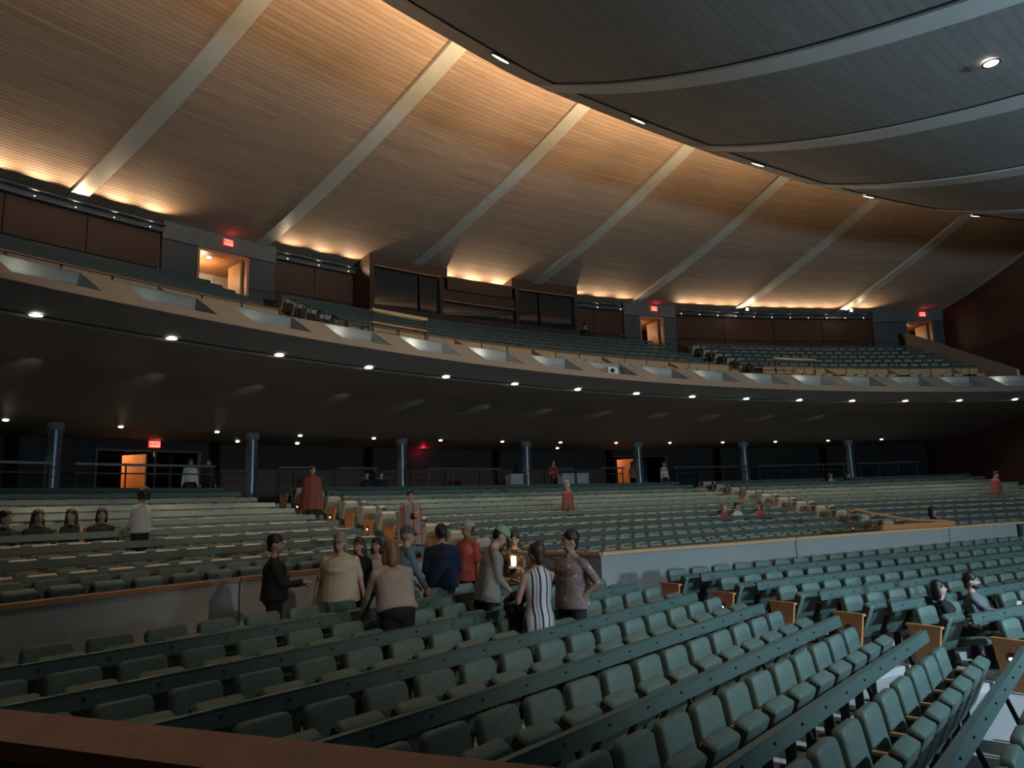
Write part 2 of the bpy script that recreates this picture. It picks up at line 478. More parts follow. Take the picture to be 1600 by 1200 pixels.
# cap, underside, dark slot, soffit
b = MB(); b.sweep([(41.73, 4.95), (41.85, 4.94), (41.95, 4.2), (41.85, 4.2)], TH0, TH1, 0.8); b.build('parapet_back', M_TAN, bal)
b = MB(); b.sweep([(41.50, 3.875), (40.27, 4.045), (40.27, 4.06), (41.50, 3.93)], TH0, TH1, 0.8); b.build('underside', M_FASC, bal)
b = MB(); b.sweep([(41.49, 3.95), (41.49, 3.90), (41.72, 3.88), (41.72, 3.95)], TH0, TH1, 0.8); b.build('shadow_slot', M_DARK, bal)
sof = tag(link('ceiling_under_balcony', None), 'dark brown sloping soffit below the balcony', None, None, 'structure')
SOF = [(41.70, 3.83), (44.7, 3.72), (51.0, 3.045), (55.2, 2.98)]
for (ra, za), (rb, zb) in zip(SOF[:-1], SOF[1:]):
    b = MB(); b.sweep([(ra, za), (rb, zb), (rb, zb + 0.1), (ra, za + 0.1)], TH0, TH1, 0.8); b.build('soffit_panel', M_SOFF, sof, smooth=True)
# balcony seating steps
bs = tag(link('floor_balcony', None), 'stepped balcony floor', None, None, 'structure')
bz = lambda R: 5.16 + 0.43 * (R - 44.5)      # balcony floor under rail radius R
b = MB(); b.sweep([(41.9, 4.15), (44.1, 4.15), (44.1, 4.42), (41.9, 4.42)], TH0, TH1, 1.5); b.build('floor_step', M_FASC, bs)
balR = [44.4 + 0.93 * i for i in range(7)]
for i, R in enumerate(balR):
    b = MB(); b.sweep([(R - 0.3, 4.0), (R + 0.63, 4.0), (R + 0.63, bz(R)), (R - 0.3, bz(R))], TH0, TH1, 1.5); b.build('floor_step', M_FASC, bs)
b = MB(); b.sweep([(50.6, 4.0), (54.0, 4.0), (54.0, 7.55), (50.6, 7.55)], TH0, TH1, 1.5); b.build('floor_step', M_FASC, bs)

# balcony rear wall: panels between the three doors and the booth
wb = tag(link('wall_balcony_rear', None), 'dark panelled wood wall at the back of the balcony', None, None, 'structure')
UPD = ((-46.1, -44.1), (-21.35, -19.9), (-2.9, -1.35))
def wood_wall(a, c, n):
    for i in range(n):
        x = a + (c - a) * i / n; y = a + (c - a) * (i + 1) / n - 0.03
        for z0, z1 in ((7.5, 8.72), (8.75, 10.02)):
            mb = MB(); mb.sweep([(51.2, z0), (51.4, z0), (51.4, z1), (51.2, z1)], x, y, 1.0); mb.build('wall_board', M_WALLW, wb)
wood_wall(TH0, -47.6, 7); wood_wall(-42.8, -38.9, 2); wood_wall(-26.4, -22.5, 2); wood_wall(-18.9, -5.2, 4)
for a, c in ((TH0, -47.6), (-42.8, -38.9), (-26.4, -22.5), (-18.9, -5.2)):
    b = MB(); b.sweep([(50.98, 10.03), (51.45, 10.03), (51.45, 10.2), (50.98, 10.2)], a, c, 0.8); b.build('metal_fascia', M_STEEL, wb)
    b = MB(); b.sweep([(50.72, 10.2), (51.45, 10.2), (51.45, 10.22), (50.72, 10.22)], a, c, 0.8); b.build('cove_ledge', M_STEEL, wb)
    b = MB(); b.sweep([(51.3, 10.22), (51.45, 10.22), (51.45, 10.6), (51.3, 10.6)], a, c, 0.8); b.build('cove_back', M_STEEL, wb)
for (a, c), (lo, hi) in zip(UPD, ((-47.6, -42.8), (-22.5, -18.9), (-5.2, -0.5))):
    for x, y in ((lo, a), (c, hi)):
        for z0, z1 in ((7.5, 8.6), (8.62, 9.82)):
            b = MB(); b.sweep([(51.1, z0), (51.3, z0), (51.3, z1), (51.1, z1)], x + 0.02, y - 0.02, 1.0); b.build('grey_pier', M_PIER, wb)
    b = MB(); b.sweep([(51.05, 9.84), (51.4, 9.84), (51.4, 10.5), (51.05, 10.5)], lo, hi, 0.8); b.build('door_header', M_FASC, wb)

# ---------------- rear ceiling: radial ribs and plank bays
zc = lambda R: 10.5 + 0.07 * (51.2 - R) + 0.0075 * (51.2 - R) ** 2
RIBS = [-50.75 + 7.22 * k for k in range(-3, 8)]
ce = tag(link('ceiling', None), 'wood planked dish ceiling over the balcony with pale radial ribs', None, None, 'structure')
edges = RIBS + [0.2]
for i in range(len(edges) - 1):
    a, c = edges[i], edges[i + 1]
    m = 6; b = MB(); w = 0.16
    nb = int((51.6 - 34.2) / w)
    for j in range(nb):
        r0 = 34.2 + w * j; r1 = r0 + w * 0.9; r2 = r0 + w
        for q in range(m):
            x = a + (c - a) * q / m; y = a + (c - a) * (q + 1) / m
            b.add([P(x, r0, zc(r0)), P(y, r0, zc(r0)), P(y, r1, zc(r1)), P(x, r1, zc(r1)), P(y, r2, zc(r2) + 0.02), P(x, r2, zc(r2) + 0.02), P(y, r2, zc(r2)), P(x, r2, zc(r2))],
                  [(0, 1, 2, 3), (3, 2, 4, 5), (5, 4, 6, 7)])
    o = b.build('ceiling_planks', M_CEIL, ce); tag(o, kind='stuff')
for tr in RIBS:
    b = MB(); rings = []
    for j in range(25):
        R = 51.5 - (51.5 - 34.2) * j / 24; z = zc(R); h = 0.26 / R * 57.3
        rings.append([P(tr - h, R, z + 0.05), P(tr - h, R, z - 0.10), P(tr + h, R, z - 0.10), P(tr + h, R, z + 0.05)])
    b.loft(rings); b.build('rib', M_RIB, ce)
# right hand edge trim of the ceiling
b = MB(); rings = []
for j in range(25):
    R = 51.5 - 17.3 * j / 24; z = zc(R)
    rings.append([P(-0.72, R, z - 0.02), P(-0.72, R, z - 0.12), P(-0.52, R, z - 0.12), P(-0.52, R, z - 0.02)])
b.loft(rings); b.build('edge_trim', M_TRIMB, ce)

# ---------------- front roof over the stage side, hanging in front of the rear ceiling
GR = [18, 24, 27, 28.8, 29.9, 31.4, 32.7, 34, 36, 38]
GZ = [5.9, 6.75, 7.2, 7.54, 7.77, 8.16, 8.6, 9.2, 10.2, 11.3]
_pf = np.polyfit(GR, GZ, 4)
gz = lambda R: float(np.polyval(_pf, R))
def redge(th): return float(np.interp(th, [-75, -49.6, -47, -43.7, -40.5, -37.6, -34.3, -27.3, -20, 2], [36.7, 36.65, 36.5, 36.5, 36.05, 35.8, 35.7, 35.8, 35.9, 36.0]))
PR = lambda th, R, z: P(th, R, z - 0.022 * max(0, th + 30))
fr = tag(link('ceiling_front_roof', None), 'grey planked stage roof hanging below the rear ceiling, upper right', None, None, 'structure')
FRIB = [-67.35 + 8.25 * k for k in range(9)]
W2 = 0.22
for i in range(len(FRIB) - 1):
    a, c = FRIB[i], FRIB[i + 1]
    big = -52 < a < -10
    mm = 5
    stuff = MB()
    R = 18.0
    while R < 36.3:
        r1 = R + W2 * 0.985
        part = big and 26.0 < R < 34.4
        mb = MB() if part else stuff
        top, bot = [], []
        for q in range(mm + 1):
            x = a + 0.02 + (c - a - 0.04) * q / mm; lim = redge(x) - 0.35
            ra, rb = min(R, lim), min(r1, lim)
            top.append((PR(x, ra, gz(ra)), PR(x, rb, gz(rb)), PR(x, rb, gz(rb) + 0.03), PR(x, ra, gz(ra) + 0.03)))
        if R < min(redge(a), redge(c)) - 0.36:
            mb.loft(top)
            if part: mb.build('roof_board', M_ROOF, fr)
        R += W2
    o = stuff.build('roof_boards', M_ROOF, fr); tag(o, kind='stuff')
    # dark backing just above the boards
    b = MB(); n = 14
    for j in range(n):
        r0 = 18 + (36.2 - 18) * j / n; r1 = 18 + (36.2 - 18) * (j + 1) / n
        for q in range(mm):
            x = a + (c - a) * q / mm; y = a + (c - a) * (q + 1) / mm
            b.add([PR(x, min(r0, redge(x)), gz(r0) + 0.06), PR(y, min(r0, redge(y)), gz(r0) + 0.06), PR(y, min(r1, redge(y)), gz(r1) + 0.06), PR(x, min(r1, redge(x)), gz(r1) + 0.06)], [(0, 1, 2, 3)])
    b.build('roof_backing', M_DARK, fr)
for tr in FRIB:
    for nm, h0, dz, m in (('rib', 0.27, 0.05, M_RIB2), ('rib_shadow_strip', 0.29, 0.004, M_DARK)):  # dark strip beside each rib puts its side shadow in as colour
        b = MB(); rings = []
        for j in range(30):
            R = 18 + (redge(tr) - 0.1 - 18) * j / 29; z = gz(R); h = h0 / R * 57.3
            o_ = 0.0 if nm == 'rib' else -0.05 / R * 57.3
            rings.append([PR(tr - h + o_, R, z + 0.03), PR(tr - h + o_, R, z - dz), PR(tr + (h if nm == 'rib' else 0) + o_, R, z - dz), PR(tr + (h if nm == 'rib' else 0) + o_, R, z + 0.03)])
        b.loft(rings); b.build(nm, m, fr)
# edge beam of the front roof
b = MB(); rings = []
for j in range(80):
    x = -69 + 70.0 * j / 79; R = redge(x); z = gz(R - 0.35)
    rings.append([PR(x, R - 0.85, gz(R - 0.85) - 0.035), PR(x, R, gz(R) - 0.02), PR(x, R + 0.02, gz(R) + 0.10), PR(x, R - 0.3, gz(R) + 0.35), PR(x, R - 0.45, z + 0.1)])
b.loft(rings); b.build('edge_beam', M_TRIMB, fr)

# photographer's own parapet, lower left
wp = tag(link('wall_near_parapet', None), 'rust brown topped parapet in the near lower left corner', None, None, 'structure')
A = Vector((-3.545, 3.287, 0)); B_ = Vector((0.67, 1.572, 0)); u = (B_ - A).normalized(); w = Vector((u.y, -u.x, 0))
b = MB(); zt = -0.6 + ZE
b.loft([[A, A + w * 0.245, A + w * 0.245 + Vector((0, 0, -0.05)), A + Vector((0, 0, -0.05))], [B_, B_ + w * 0.245, B_ + w * 0.245 + Vector((0, 0, -0.05)), B_ + Vector((0, 0, -0.05))]])
b.v = [(x[0], x[1], x[2] + zt) for x in b.v]; b.build('parapet_top', M_PARA, wp)
b = MB(); b.loft([[A + w * 0.04, B_ + w * 0.04, B_ + w * 0.22, A + w * 0.22], [p + Vector((0, 0, 2.3)) for p in (A + w * 0.04, B_ + w * 0.04, B_ + w * 0.22, A + w * 0.22)]])
b.v = [(x[0], x[1], x[2] + 0.04) for x in b.v]; b.build('parapet_wall', M_DARK, wp)
# ================================================================== SEATS
# one seat: x along the row, +y to the back of the house, z up, origin on the floor under the backrest
def seat_meshes():
    ms = {}
    lean = Matrix.Rotation(rad(-11), 4, 'X')
    bk = xform(rounded_slab(0.43, 0.52, 0.105, 0.055, 5, 0.02), Matrix.Translation((0, -0.09, 0.355)) @ lean)
    ms['backrest'] = (bk, M_SEAT)
    CT = Matrix.Translation((0, -0.20, 0.32)) @ Matrix.Rotation(rad(24), 4, 'X')
    cu = xform(rounded_slab(0.41, 0.525, 0.135, 0.045, 4, 0.0), CT)
    ms['cushion'] = (cu, M_SEAT)
    for q, d in (('cushion_side', -1), ('cushion_side ', 1)):
        cs = MB(); cs.box((0.209 * d, 0.0, 0.255), (0.006, 0, 0), (0, 0.055, 0), (0, 0, 0.235)); ms[q] = (xform(cs, CT), M_SEATB)
    sh = MB(); sh.box((0, -0.005, 0.62), (0.205, 0, 0), (0, 0.012, 0), (0, 0.036, 0.19)); ms['back_shell'] = (sh, M_SEATB)
    ar = MB()
    ar.box((0.271, -0.25, 0.615), (0.026, 0, 0), (0, 0.16, 0.0), (0, 0, 0.012)); ms['armrest'] = (ar, M_WOOD)
    su = MB(); su.box((0.27, -0.15, 0.45), (0.012, 0, 0), (0, 0.06, 0), (0, 0, 0.155)); su.box((0.27, -0.14, 0.18), (0.022, 0, 0), (0, 0.045, 0), (0, 0, 0.18)); su.box((0.27, -0.14, 0.008), (0.036, 0, 0), (0, 0.11, 0), (0, 0, 0.008))
    su.box((0.03, -0.17, 0.31), (0.25, 0, 0), (0, 0.02, 0), (0, 0, 0.02))
    ms['pedestal'] = (su, M_BLACK)
    return ms


SM = seat_meshes()
SEATD = {}
for nm, (mb, m) in SM.items():
    me = mb.mesh(nm.strip()); me.materials.append(m); fixnormals(me)
    if nm in ('backrest', 'cushion'): shade(me, 50)
    SEATD[nm] = me

PITCH_S = 0.552
SITTERS = (('far left of rear stalls', -56.5, 41.05), ('second from left of rear stalls', -55.8, 41.05), ('third sitter of left rear stalls', -55.05, 41.05), ('fourth sitter of left rear stalls', -54.3, 41.05),
           ('left sitter of the rear trio', -28.6, 39.15), ('middle sitter of the rear trio', -27.75, 39.15), ('right sitter of the rear trio', -26.3, 39.15), ('left sitter of right rear pair', -13.6, 45.8), ('right sitter of right rear pair', -12.4, 45.8))
STANDERS = ((-53.9, 40.15), (-35.7, 41.0), (-22.6, 34.6), (-7.9, 41.0))
OCC = [P(t_, R, 0) for _, t_, R in SITTERS] + [P(t_, R, 0) for t_, R in STANDERS] + [QM(11.04, 6.5, 0), QM(11.80, 6.5, 0)]
def taken(p):
    for q in OCC[:len(SITTERS)]:
        if math.hypot(p.x - q.x, p.y - q.y) < 0.46: return True
    for q in OCC[len(SITTERS):]:
        if math.hypot(p.x - q.x, p.y - q.y) < 0.42: return True
    return False

cands = []      # (depth, loc, theta, label, group)
for k in range(0, 9):
    smax = 9.4 if k == 0 else 10.4 if k < 4 else 10.35 - 0.24 * (k - 3)
    i = 0
    while True:
        s = smax - 0.27 - PITCH_S * i
        if s < (-1.5 if k < 4 else 1.9 if k < 6 else 2.6): break
        p = QL(s, railL(k) + 0.74, floorz(k)); q = px_of(p + Vector((0, 0, 0.83)))
        if q and -45 < q[0] < 1650 and q[1] < 1245:
            cands.append((q[2], p, TL, f'green tip-up seat, left front block, {ORD[k]} row below grey wall, {ORD[i]} from aisle', 'seats of the left front block'))
        i += 1
for k in range(1, 8):
    i = 0
    while i < 40:
        s = endM(k) + 0.33 + PITCH_S * i
        p = QM(s, railM(k) + 0.70, floorz(k)); q = px_of(p + Vector((0, 0, 0.83)))
        if q and -45 < q[0] < 1640 and q[1] < 1245:
            if not taken(p): cands.append((q[2], p, TM, f'green tip-up seat, right front block, {ORD[k - 1]} row below grey wall, {ORD[i]} from aisle', 'seats of the right front block'))
        i += 1
REAR = []       # rear stalls seats (R, theta)
blocks = (('left', -74, -47.3, 3), ('middle', -44.4, -23.4, 0), ('right', -21.6, -4.0, 0))
for bn, a, c, i0 in blocks:
    for i in range(i0, 14):
        Rr = rearR[i] + 0.75; st_ = PITCH_S / Rr * 57.2958
        nn = int((c - a) / st_); j0 = 0
        for j in range(nn):
            t_ = (c - st_ * (j + 0.5)) if bn == 'left' else (a + st_ * (j + 0.5))
            p = P(t_, Rr, zf(rearR[i] + 0.45) + (0.12 if bn == 'left' and i == 3 else 0)); q = px_of(p + Vector((0, 0, 0.8)))
            if q and -40 < q[0] < 1640:
                if not taken(p): REAR.append((q[2], p, t_, f'green tip-up seat, rear {bn} block, {ORD[i - i0]} row behind grey wall, {ORD[min(j, 38)]} from stairs', 'seats of the rear left block', bn))
cands.sort(key=lambda x: x[0])
REAR.sort(key=lambda x: x[0])
room = 300 - len(cands)
rest = []
for x in REAR:
    if room > 0 and x[5] == 'left': cands.append(x[:5]); room -= 1
    else: rest.append(x)
cands, over = cands[:300], cands[300:]
b = MB(); b.v = list(SM['cushion'][0].v); b.f = list(SM['cushion'][0].f); b.v = [(x, y + 0.03, z + 0.05) for x, y, z in b.v]; TANC = b.mesh('cushion'); TANC.materials.append(M_UNDER); fixnormals(TANC); shade(TANC, 50)
for d_, p, t_, lb, gp in cands:
    r = thing('theatre_seat', lb, 'seat', p, rad(-t_), gp)
    tan = 'rear' in lb and 'first row' not in lb
    for nm in SEATD:
        if not (tan and 'side' in nm): link(nm.strip(), TANC if tan and nm == 'cushion' else SEATD[nm], r)
# seats in use: cushion folded down
b = xform(rounded_slab(0.44, 0.46, 0.10, 0.045, 4, 0.0), Matrix.Translation((0, -0.10, 0.37)) @ Matrix.Rotation(rad(86), 4, 'X')); CUDOWN = b.mesh('cushion'); CUDOWN.materials.append(M_SEAT); fixnormals(CUDOWN); shade(CUDOWN, 50)
def used_seat(p, t_, lb):
    r = thing('theatre_seat', lb, 'seat', p, rad(-t_), 'seats in use')
    for nm in SEATD:
        if 'side' not in nm: link(nm.strip(), CUDOWN if nm == 'cushion' else SEATD[nm], r)
for lb, t_, R in SITTERS: used_seat(P(t_, R + 0.12, zf(R - 0.2)), t_, 'green seat in use under ' + lb)
used_seat(QM(11.04, railM(5) + 0.70, floorz(5)), TM, 'green seat in use under woman with dark bob in right front block')
used_seat(QM(11.80, railM(5) + 0.70, floorz(5)), TM, 'green seat in use under bearded man in right front block')
# remaining seats joined (far rows)
def seat_mass(name, label, items, parts, tilt=None):
    V, F, MI = [], [], []; base = 0
    arr = {nm: np.array(SM[nm][0].v) for nm in parts}
    arr['cushion'] = arr['cushion'] + np.array([0, 0.03, 0.05])
    for it in items:
        p, t_ = it; r = rad(-t_); c, s = math.cos(r), math.sin(r)
        for q, nm in enumerate(parts):
            a = arr[nm]; x = a[:, 0] * c - a[:, 1] * s + p[0]; y = a[:, 0] * s + a[:, 1] * c + p[1]
            V.append(np.c_[x, y, a[:, 2] + p[2]]); F.extend([tuple(i + base for i in f) for f in SM[nm][0].f]); MI.extend([q] * len(SM[nm][0].f)); base += len(a)
    me = bpy.data.meshes.new(name); me.from_pydata(np.concatenate(V).tolist(), [], F)
    for nm in parts: me.materials.append({'cushion': M_UNDER}.get(nm, SM[nm][1]))
    me.polygons.foreach_set('material_index', MI); fixnormals(me)
    o = link(name, me); tag(o, label, 'seats', None, 'stuff'); return o
seat_mass('rear_stalls_seats', 'many far rows of green tip-up seats in the rear stalls', [(x[1], x[2]) for x in rest] + [(x[1], x[2]) for x in over], ('backrest', 'cushion', 'armrest', 'back_shell'))
DIVS = []
for a, c in ((-60.0, -47.0), (-43.2, -21.9), (-19.6, -5.0)):
    x = a
    while x < c - 1.0: x = min(x + 4.3, c); DIVS.append(x)
balblocks = (('left', -62, -46.6), ('middle', -43.4, -22.1), ('right', -19.2, -4.3))
items = []
for i, R in enumerate(balR[:-1]):
    for bn, a, c in balblocks:
        st_ = PITCH_S / (R + 0.7) * 57.2958
        for j in range(int((c - a) / st_)):
            t_ = a + st_ * (j + 0.5); items.append((P(t_, R + 0.7, bz(R)), t_))
for a, c in ((-62, -46.6), (-43.4, -21.5), (-18.6, -4.3)):
    st_ = PITCH_S / 43.1 * 57.2958
    for j in range(int((c - a) / st_)):
        t_ = a + st_ * (j + 0.5)
        if not any(abs(t_ - q) < 0.42 for q in DIVS): items.append((P(t_, 43.2, 4.42), t_))
seat_mass('balcony_seats', 'rows of green tip-up seats up on the balcony', items, ('backrest', 'cushion'))

# ------------------------------------------------------------------ titles rails
def straight_rail(Q, th, k, s0, s1, n, label, group):
    mid = Q((s0 + s1) / 2, n, railz(k) - 0.84)
    r = thing('titles_rail', label, 'rail', mid, rad(-th), group); L = (s1 - s0) / 2
    b = MB(); tl = Vector((0, 0.014, 0.062)); b.box((0, 0.0, 0.772), (L, 0, 0), (0, 0.014, -0.003), tl)
    b.box((0, 0.025, 0.832), (L, 0, 0), (0, 0.03, 0), (0, 0, 0.008)); b.build('beam', M_RAIL, r)
    m = int((2 * L - 0.3) / PITCH_S)
    for i in range(m):
        x = -L + 0.25 + PITCH_S * i
        link('display', DISPLAY, r, (x, -0.008, 0.785))
        if i % 3 == 1: link('post', POST, r, (x + 0.2, 0, 0))
    return r


b = MB(); b.box((0, -0.008, 0), (0.013, 0, 0), (0, 0.008, -0.002), (0, 0.002, 0.008)); DISPLAY = b.mesh('display'); DISPLAY.materials.append(M_BLACK)
b = MB(); b.box((0, -0.10, 0.34), (0.022, 0, 0), (0, 0.018, 0), (0, 0.125, 0.355)); b.box((0, -0.22, 0.008 - 0.1), (0.05, 0, 0), (0, 0.06, 0), (0, 0, 0.008)); b.box((0, -0.215, -0.06), (0.022, 0, 0), (0, 0.018, 0), (0, 0, 0.06)); POST = b.mesh('post'); POST.materials.append(M_BLACK)
for k in range(0, 9):
    s1 = 8.95 if k == 0 else 10.18
    s0 = -3.0 if k < 4 else 1.7 if k < 6 else 2.4
    straight_rail(QL, TL, k, s0, s1, railL(k), f'long green titles rail before {ORD[k]} row of left front block', 'titles rails of the left front block')
for k in range(1, 8):
    straight_rail(QM, TM, k, endM(k) + 0.24, 27 - k * 1.2, railM(k), f'long green titles rail before {ORD[k - 1]} row of right front block', 'titles rails of the right front block')


def curved_rail(a, c, R, zt, zfl, label, group, name='titles_rail', posts=True):
    o = P((a + c) / 2, R, zfl); r = thing(name, label, 'rail', o, 0, group)
    b = MB(); b.sweep([(R - 0.055, zt - 0.11), (R - 0.035, zt - 0.12), (R + 0.03, zt - 0.012), (R + 0.012, zt)], a, c, 1.0)
    b.build('beam', M_RAIL, r, origin=o)
    if posts:
        m = max(2, int((c - a) * R / 57.3 / 2.2))
        for i in range(m):
            t_ = a + (c - a) * (i + 0.5) / m; p = P(t_, R, zfl)
            link('post', POST, r, p - o, rad(-t_))
    return r


for bn, a, c, i0 in blocks:
    for i in range(i0 + 1, 14):
        z = zf(rearR[i] + 0.45); aa = max(a, -66) if bn == 'left' else a + 0.75
        cc = c - (0.0 if bn == 'left' else 0.0)
        curved_rail(aa, cc - 0.1, rearR[i], z + 0.86, z, f'green titles rail before {ORD[i - i0]} row of rear {bn} block', f'titles rails of the rear {bn} block')
for i, R in enumerate(balR[:-1]):
    for bn, a, c in balblocks:
        curved_rail(a, c, R, bz(R) + 0.84, bz(R), f'green titles rail before {ORD[i + 1]} row of balcony {bn} block', f'titles rails of the balcony {bn} block')

# ------------------------------------------------------------------ wooden row-end panels
b = MB(); pr = [(-0.13, 0.02), (0.13, 0.02), (0.235, 0.64), (-0.235, 0.64)]
b.loft([[(-0.02, y, z) for y, z in pr], [(0.02, y, z) for y, z in pr]]); PANEL = b.mesh('board'); PANEL.materials.append(M_WOOD); fixnormals(PANEL)
b = MB(); b.box((0, 0, 0.655), (0.04, 0, 0), (0, 0.255, 0), (0, 0, 0.016)); PCAP = b.mesh('cap'); PCAP.materials.append(M_WOOD)
b = MB(); b.tube((-0.035, 0, 0), (-0.018, 0, 0), 0.062, n=16); PLAMP = b.mesh('lamp_housing'); PLAMP.materials.append(M_BLACK)
b = MB(); b.ell((-0.034, 0, -0.016), (0.012, 0.03, 0.02)); PLENS = b.mesh('lamp_lens'); PLENS.materials.append(M_LENS)
b = MB(); b.tube((-0.024, 0, 0), (-0.018, 0, 0), 0.038, n=14); PPLATE = b.mesh('number_plate'); PPLATE.materials.append(M_SEATB)
def end_panel(p, th, lamp, label, group, back=0.5):
    r = thing('row_end_panel', label, 'end panel', p, rad(-th), group)
    link('board', PANEL, r); link('cap', PCAP, r)
    if lamp:
        h = link('lamp_housing', PLAMP, r, (0, 0.01, 0.44)); link('lamp_lens', PLENS, h); link('number_plate', PPLATE, r, (0, 0.01, 0.29))
    return r
for k in range(1, 8):
    p = QM(endM(k) + 0.02, railM(k) + 0.54, floorz(k))
    end_panel(p, TM, k % 2 == 0, f'orange wooden end panel on {ORD[k - 1]} row below wall of right front block' + (', with lamp' if k % 2 == 0 else ''), 'end panels of the right front block')
for i in range(3, 14):
    end_panel(P(-44.75, rearR[i] + 0.55, zf(rearR[i] + 0.45)), -44.7, i % 2 == 0, f'orange wooden end panel by the stairs, {ORD[i - 1]} row of rear middle block', 'end panels of the rear middle block')
    end_panel(P(-21.7, rearR[i] + 0.55, zf(rearR[i] + 0.45)), -21.7, i % 2 == 0, f'wooden end panel by second stairs, {ORD[i - 1]} row of rear right block', 'end panels of the rear right block')

# ================================================================== LAMPS AND FITTINGS
def downlight(p, nrm, r, label, group, lens=M_LENS):
    t = thing('downlight', label, 'downlight', p, 0, group)
    b = MB(); n = 16
    R = lambda z, q: [(q * math.cos(2 * PI * i / n), q * math.sin(2 * PI * i / n), z) for i in range(n)]
    b.loft([R(0.0, r * 1.25), R(-0.012, r * 1.25), R(-0.012, r), R(0.0, r)], caps=False); b.build('ring', M_BLACK, t)
    b = MB(); b.ell((0, 0, 0.0), (r * 0.98, r * 0.98, 0.03), n=16, m=6); b.build('lens', lens, t, smooth=True)
    return t
for i in range(15):
    th_ = -55.94 + 3.62 * i; p = P(th_, 41.52, 3.865)
    downlight(p, None, 0.12, f'bright downlight along balcony underside edge, {ORD[i]} from left', 'downlights along the balcony edge')
    spot('downlight_beam', p + Vector((0, 0, -0.06)), p + Vector((0, 0, -3)), 170, WARMW, 120, 0.8, 0.06)
for i in range(14):
    th_ = -52.4 + 3.592 * i; p = P(th_, 50.9, 3.04)
    downlight(p, None, 0.085, f'small downlight at back of balcony soffit, {ORD[i]} from left', 'downlights at the back of the soffit')
    spot('downlight_beam', p + Vector((0, 0, -0.05)), P(th_, 48.0, 0), 120, WARMW, 120, 0.8, 0.06)
for i, x in enumerate((-50.2, -43.3, -40.6, -26.0)):
    p = P(x, 53.2, 2.97); downlight(p, None, 0.08, f'faint downlight near rear wall under balcony, {ORD[i]} from left', 'downlights near the rear wall')
# added uplights without fixtures, imitating soft lamp reflections along the soffit kink
for i in range(12):
    th_ = -54.2 + 3.6 * i; p = P(th_, 44.9, 3.68)
    spot('added_soffit_scallop', P(th_, 44.0, 3.30), P(th_, 45.3, 3.66), 30, NEUT, 34, 1.0, 0.05)
# lamp in the stage roof
p = P(-38.46, 27.55, gz(27.55) - 0.03)
t = downlight(p, None, 0.115, 'single bright downlight set in the stage roof', None)
spot('roof_downlight_beam', p + Vector((0, 0, -0.08)), p + Vector((0.5, 0.5, -6)), 120, WARMW, 90, 0.6, 0.1)
for i, (x, R) in enumerate(((-60.5, 31.5), (-55.0, 32.0), (-66.0, 30.5))):  # unseen roof downlights, added to light the left front seats from above
    p = P(x, R, gz(R) - 0.03)
    downlight(p, None, 0.16, f'unseen downlight added in the stage roof over the left front block, {ORD[i]} of three', 'added stage roof downlights')
    spot('roof_downlight_beam', p + Vector((0, 0, -0.08)), p + Vector((0, 0, -6)), 105, (1.0, 0.88, 0.66), 110, 0.8, 0.12)
# slots along the stage roof edge
for i, x in enumerate((-52.5, -45.6, -38.9, -31.3, -23.2, -15.5)):
    R = redge(x) - 0.75; p = PR(x, R, gz(R) - 0.05)
    t = thing('edge_lamp', f'lens shaped lamp along stage roof edge, {ORD[i]} from left', 'lamp', p, rad(-x), 'lamps along the stage roof edge')
    sl = math.atan(gz(R + 0.5) - gz(R - 0.5))
    b = MB(); b.ell((0, 0, 0), (0.26, 0.06, 0.03), rot=Matrix.Rotation(sl, 3, 'X')); b.build('lens', M_LENSW, t, smooth=True)
    b = MB(); n = 18; b.loft([[Matrix.Rotation(sl, 3, 'X') @ Vector((q * 0.30 * math.cos(2 * PI * k / n), q * 0.09 * math.sin(2 * PI * k / n), z)) for k in range(n)] for q, z in ((1.0, 0.02), (1.05, -0.02), (0.92, -0.02))], caps=False); b.build('rim', M_TRIMB, t)
    spot('edge_lamp_beam', p + Vector((0, 0, -0.12)), P(x, 41.2, 4.5), 120, (1.0, 0.9, 0.72), 62, 1.0, 0.1)
# balcony recess lamps
for i, rc in enumerate(rec[1:19]):
    f0 = FL(0.55); e = [1, 1, 2.2, 0.6, 1.0, 5, 9, 7, 2.5, 0.8, 1.2, 2.5, 3, 4, 0.8, 0.6, 1, 5][i]
    point('recess_lamp', P(rc - 0.45, f0[0] + 0.42, f0[1] + 0.16), e * 0.8, (0.9, 1.0, 0.95), 0.04)
# projector standing in one recess
rp = rec[10]
t = thing('projector', 'small white projector standing in a balcony recess', 'projector', P(rp, FL(V0)[0] + 0.45, FL(V0)[1] + 0.02), rad(-rp))
b = MB(); b.box((-0.1, 0, 0.14), (0.22, 0, 0), (0, 0.16, 0), (0, 0, 0.13)); b.build('casing', mat('white plastic', (0.75, 0.75, 0.72), 0.4), t)
b = MB(); b.tube((-0.16, -0.16, 0.14), (-0.16, -0.22, 0.14), 0.07); b.build('lens', M_BLACK, t)
b = MB(); b.path([(0.16, -0.05, 0), (0.16, -0.05, 0.24), (0.30, -0.05, 0.28), (0.42, -0.05, 0.24), (0.42, -0.05, 0)], 0.025); b.build('bracket', M_BLACK, t)

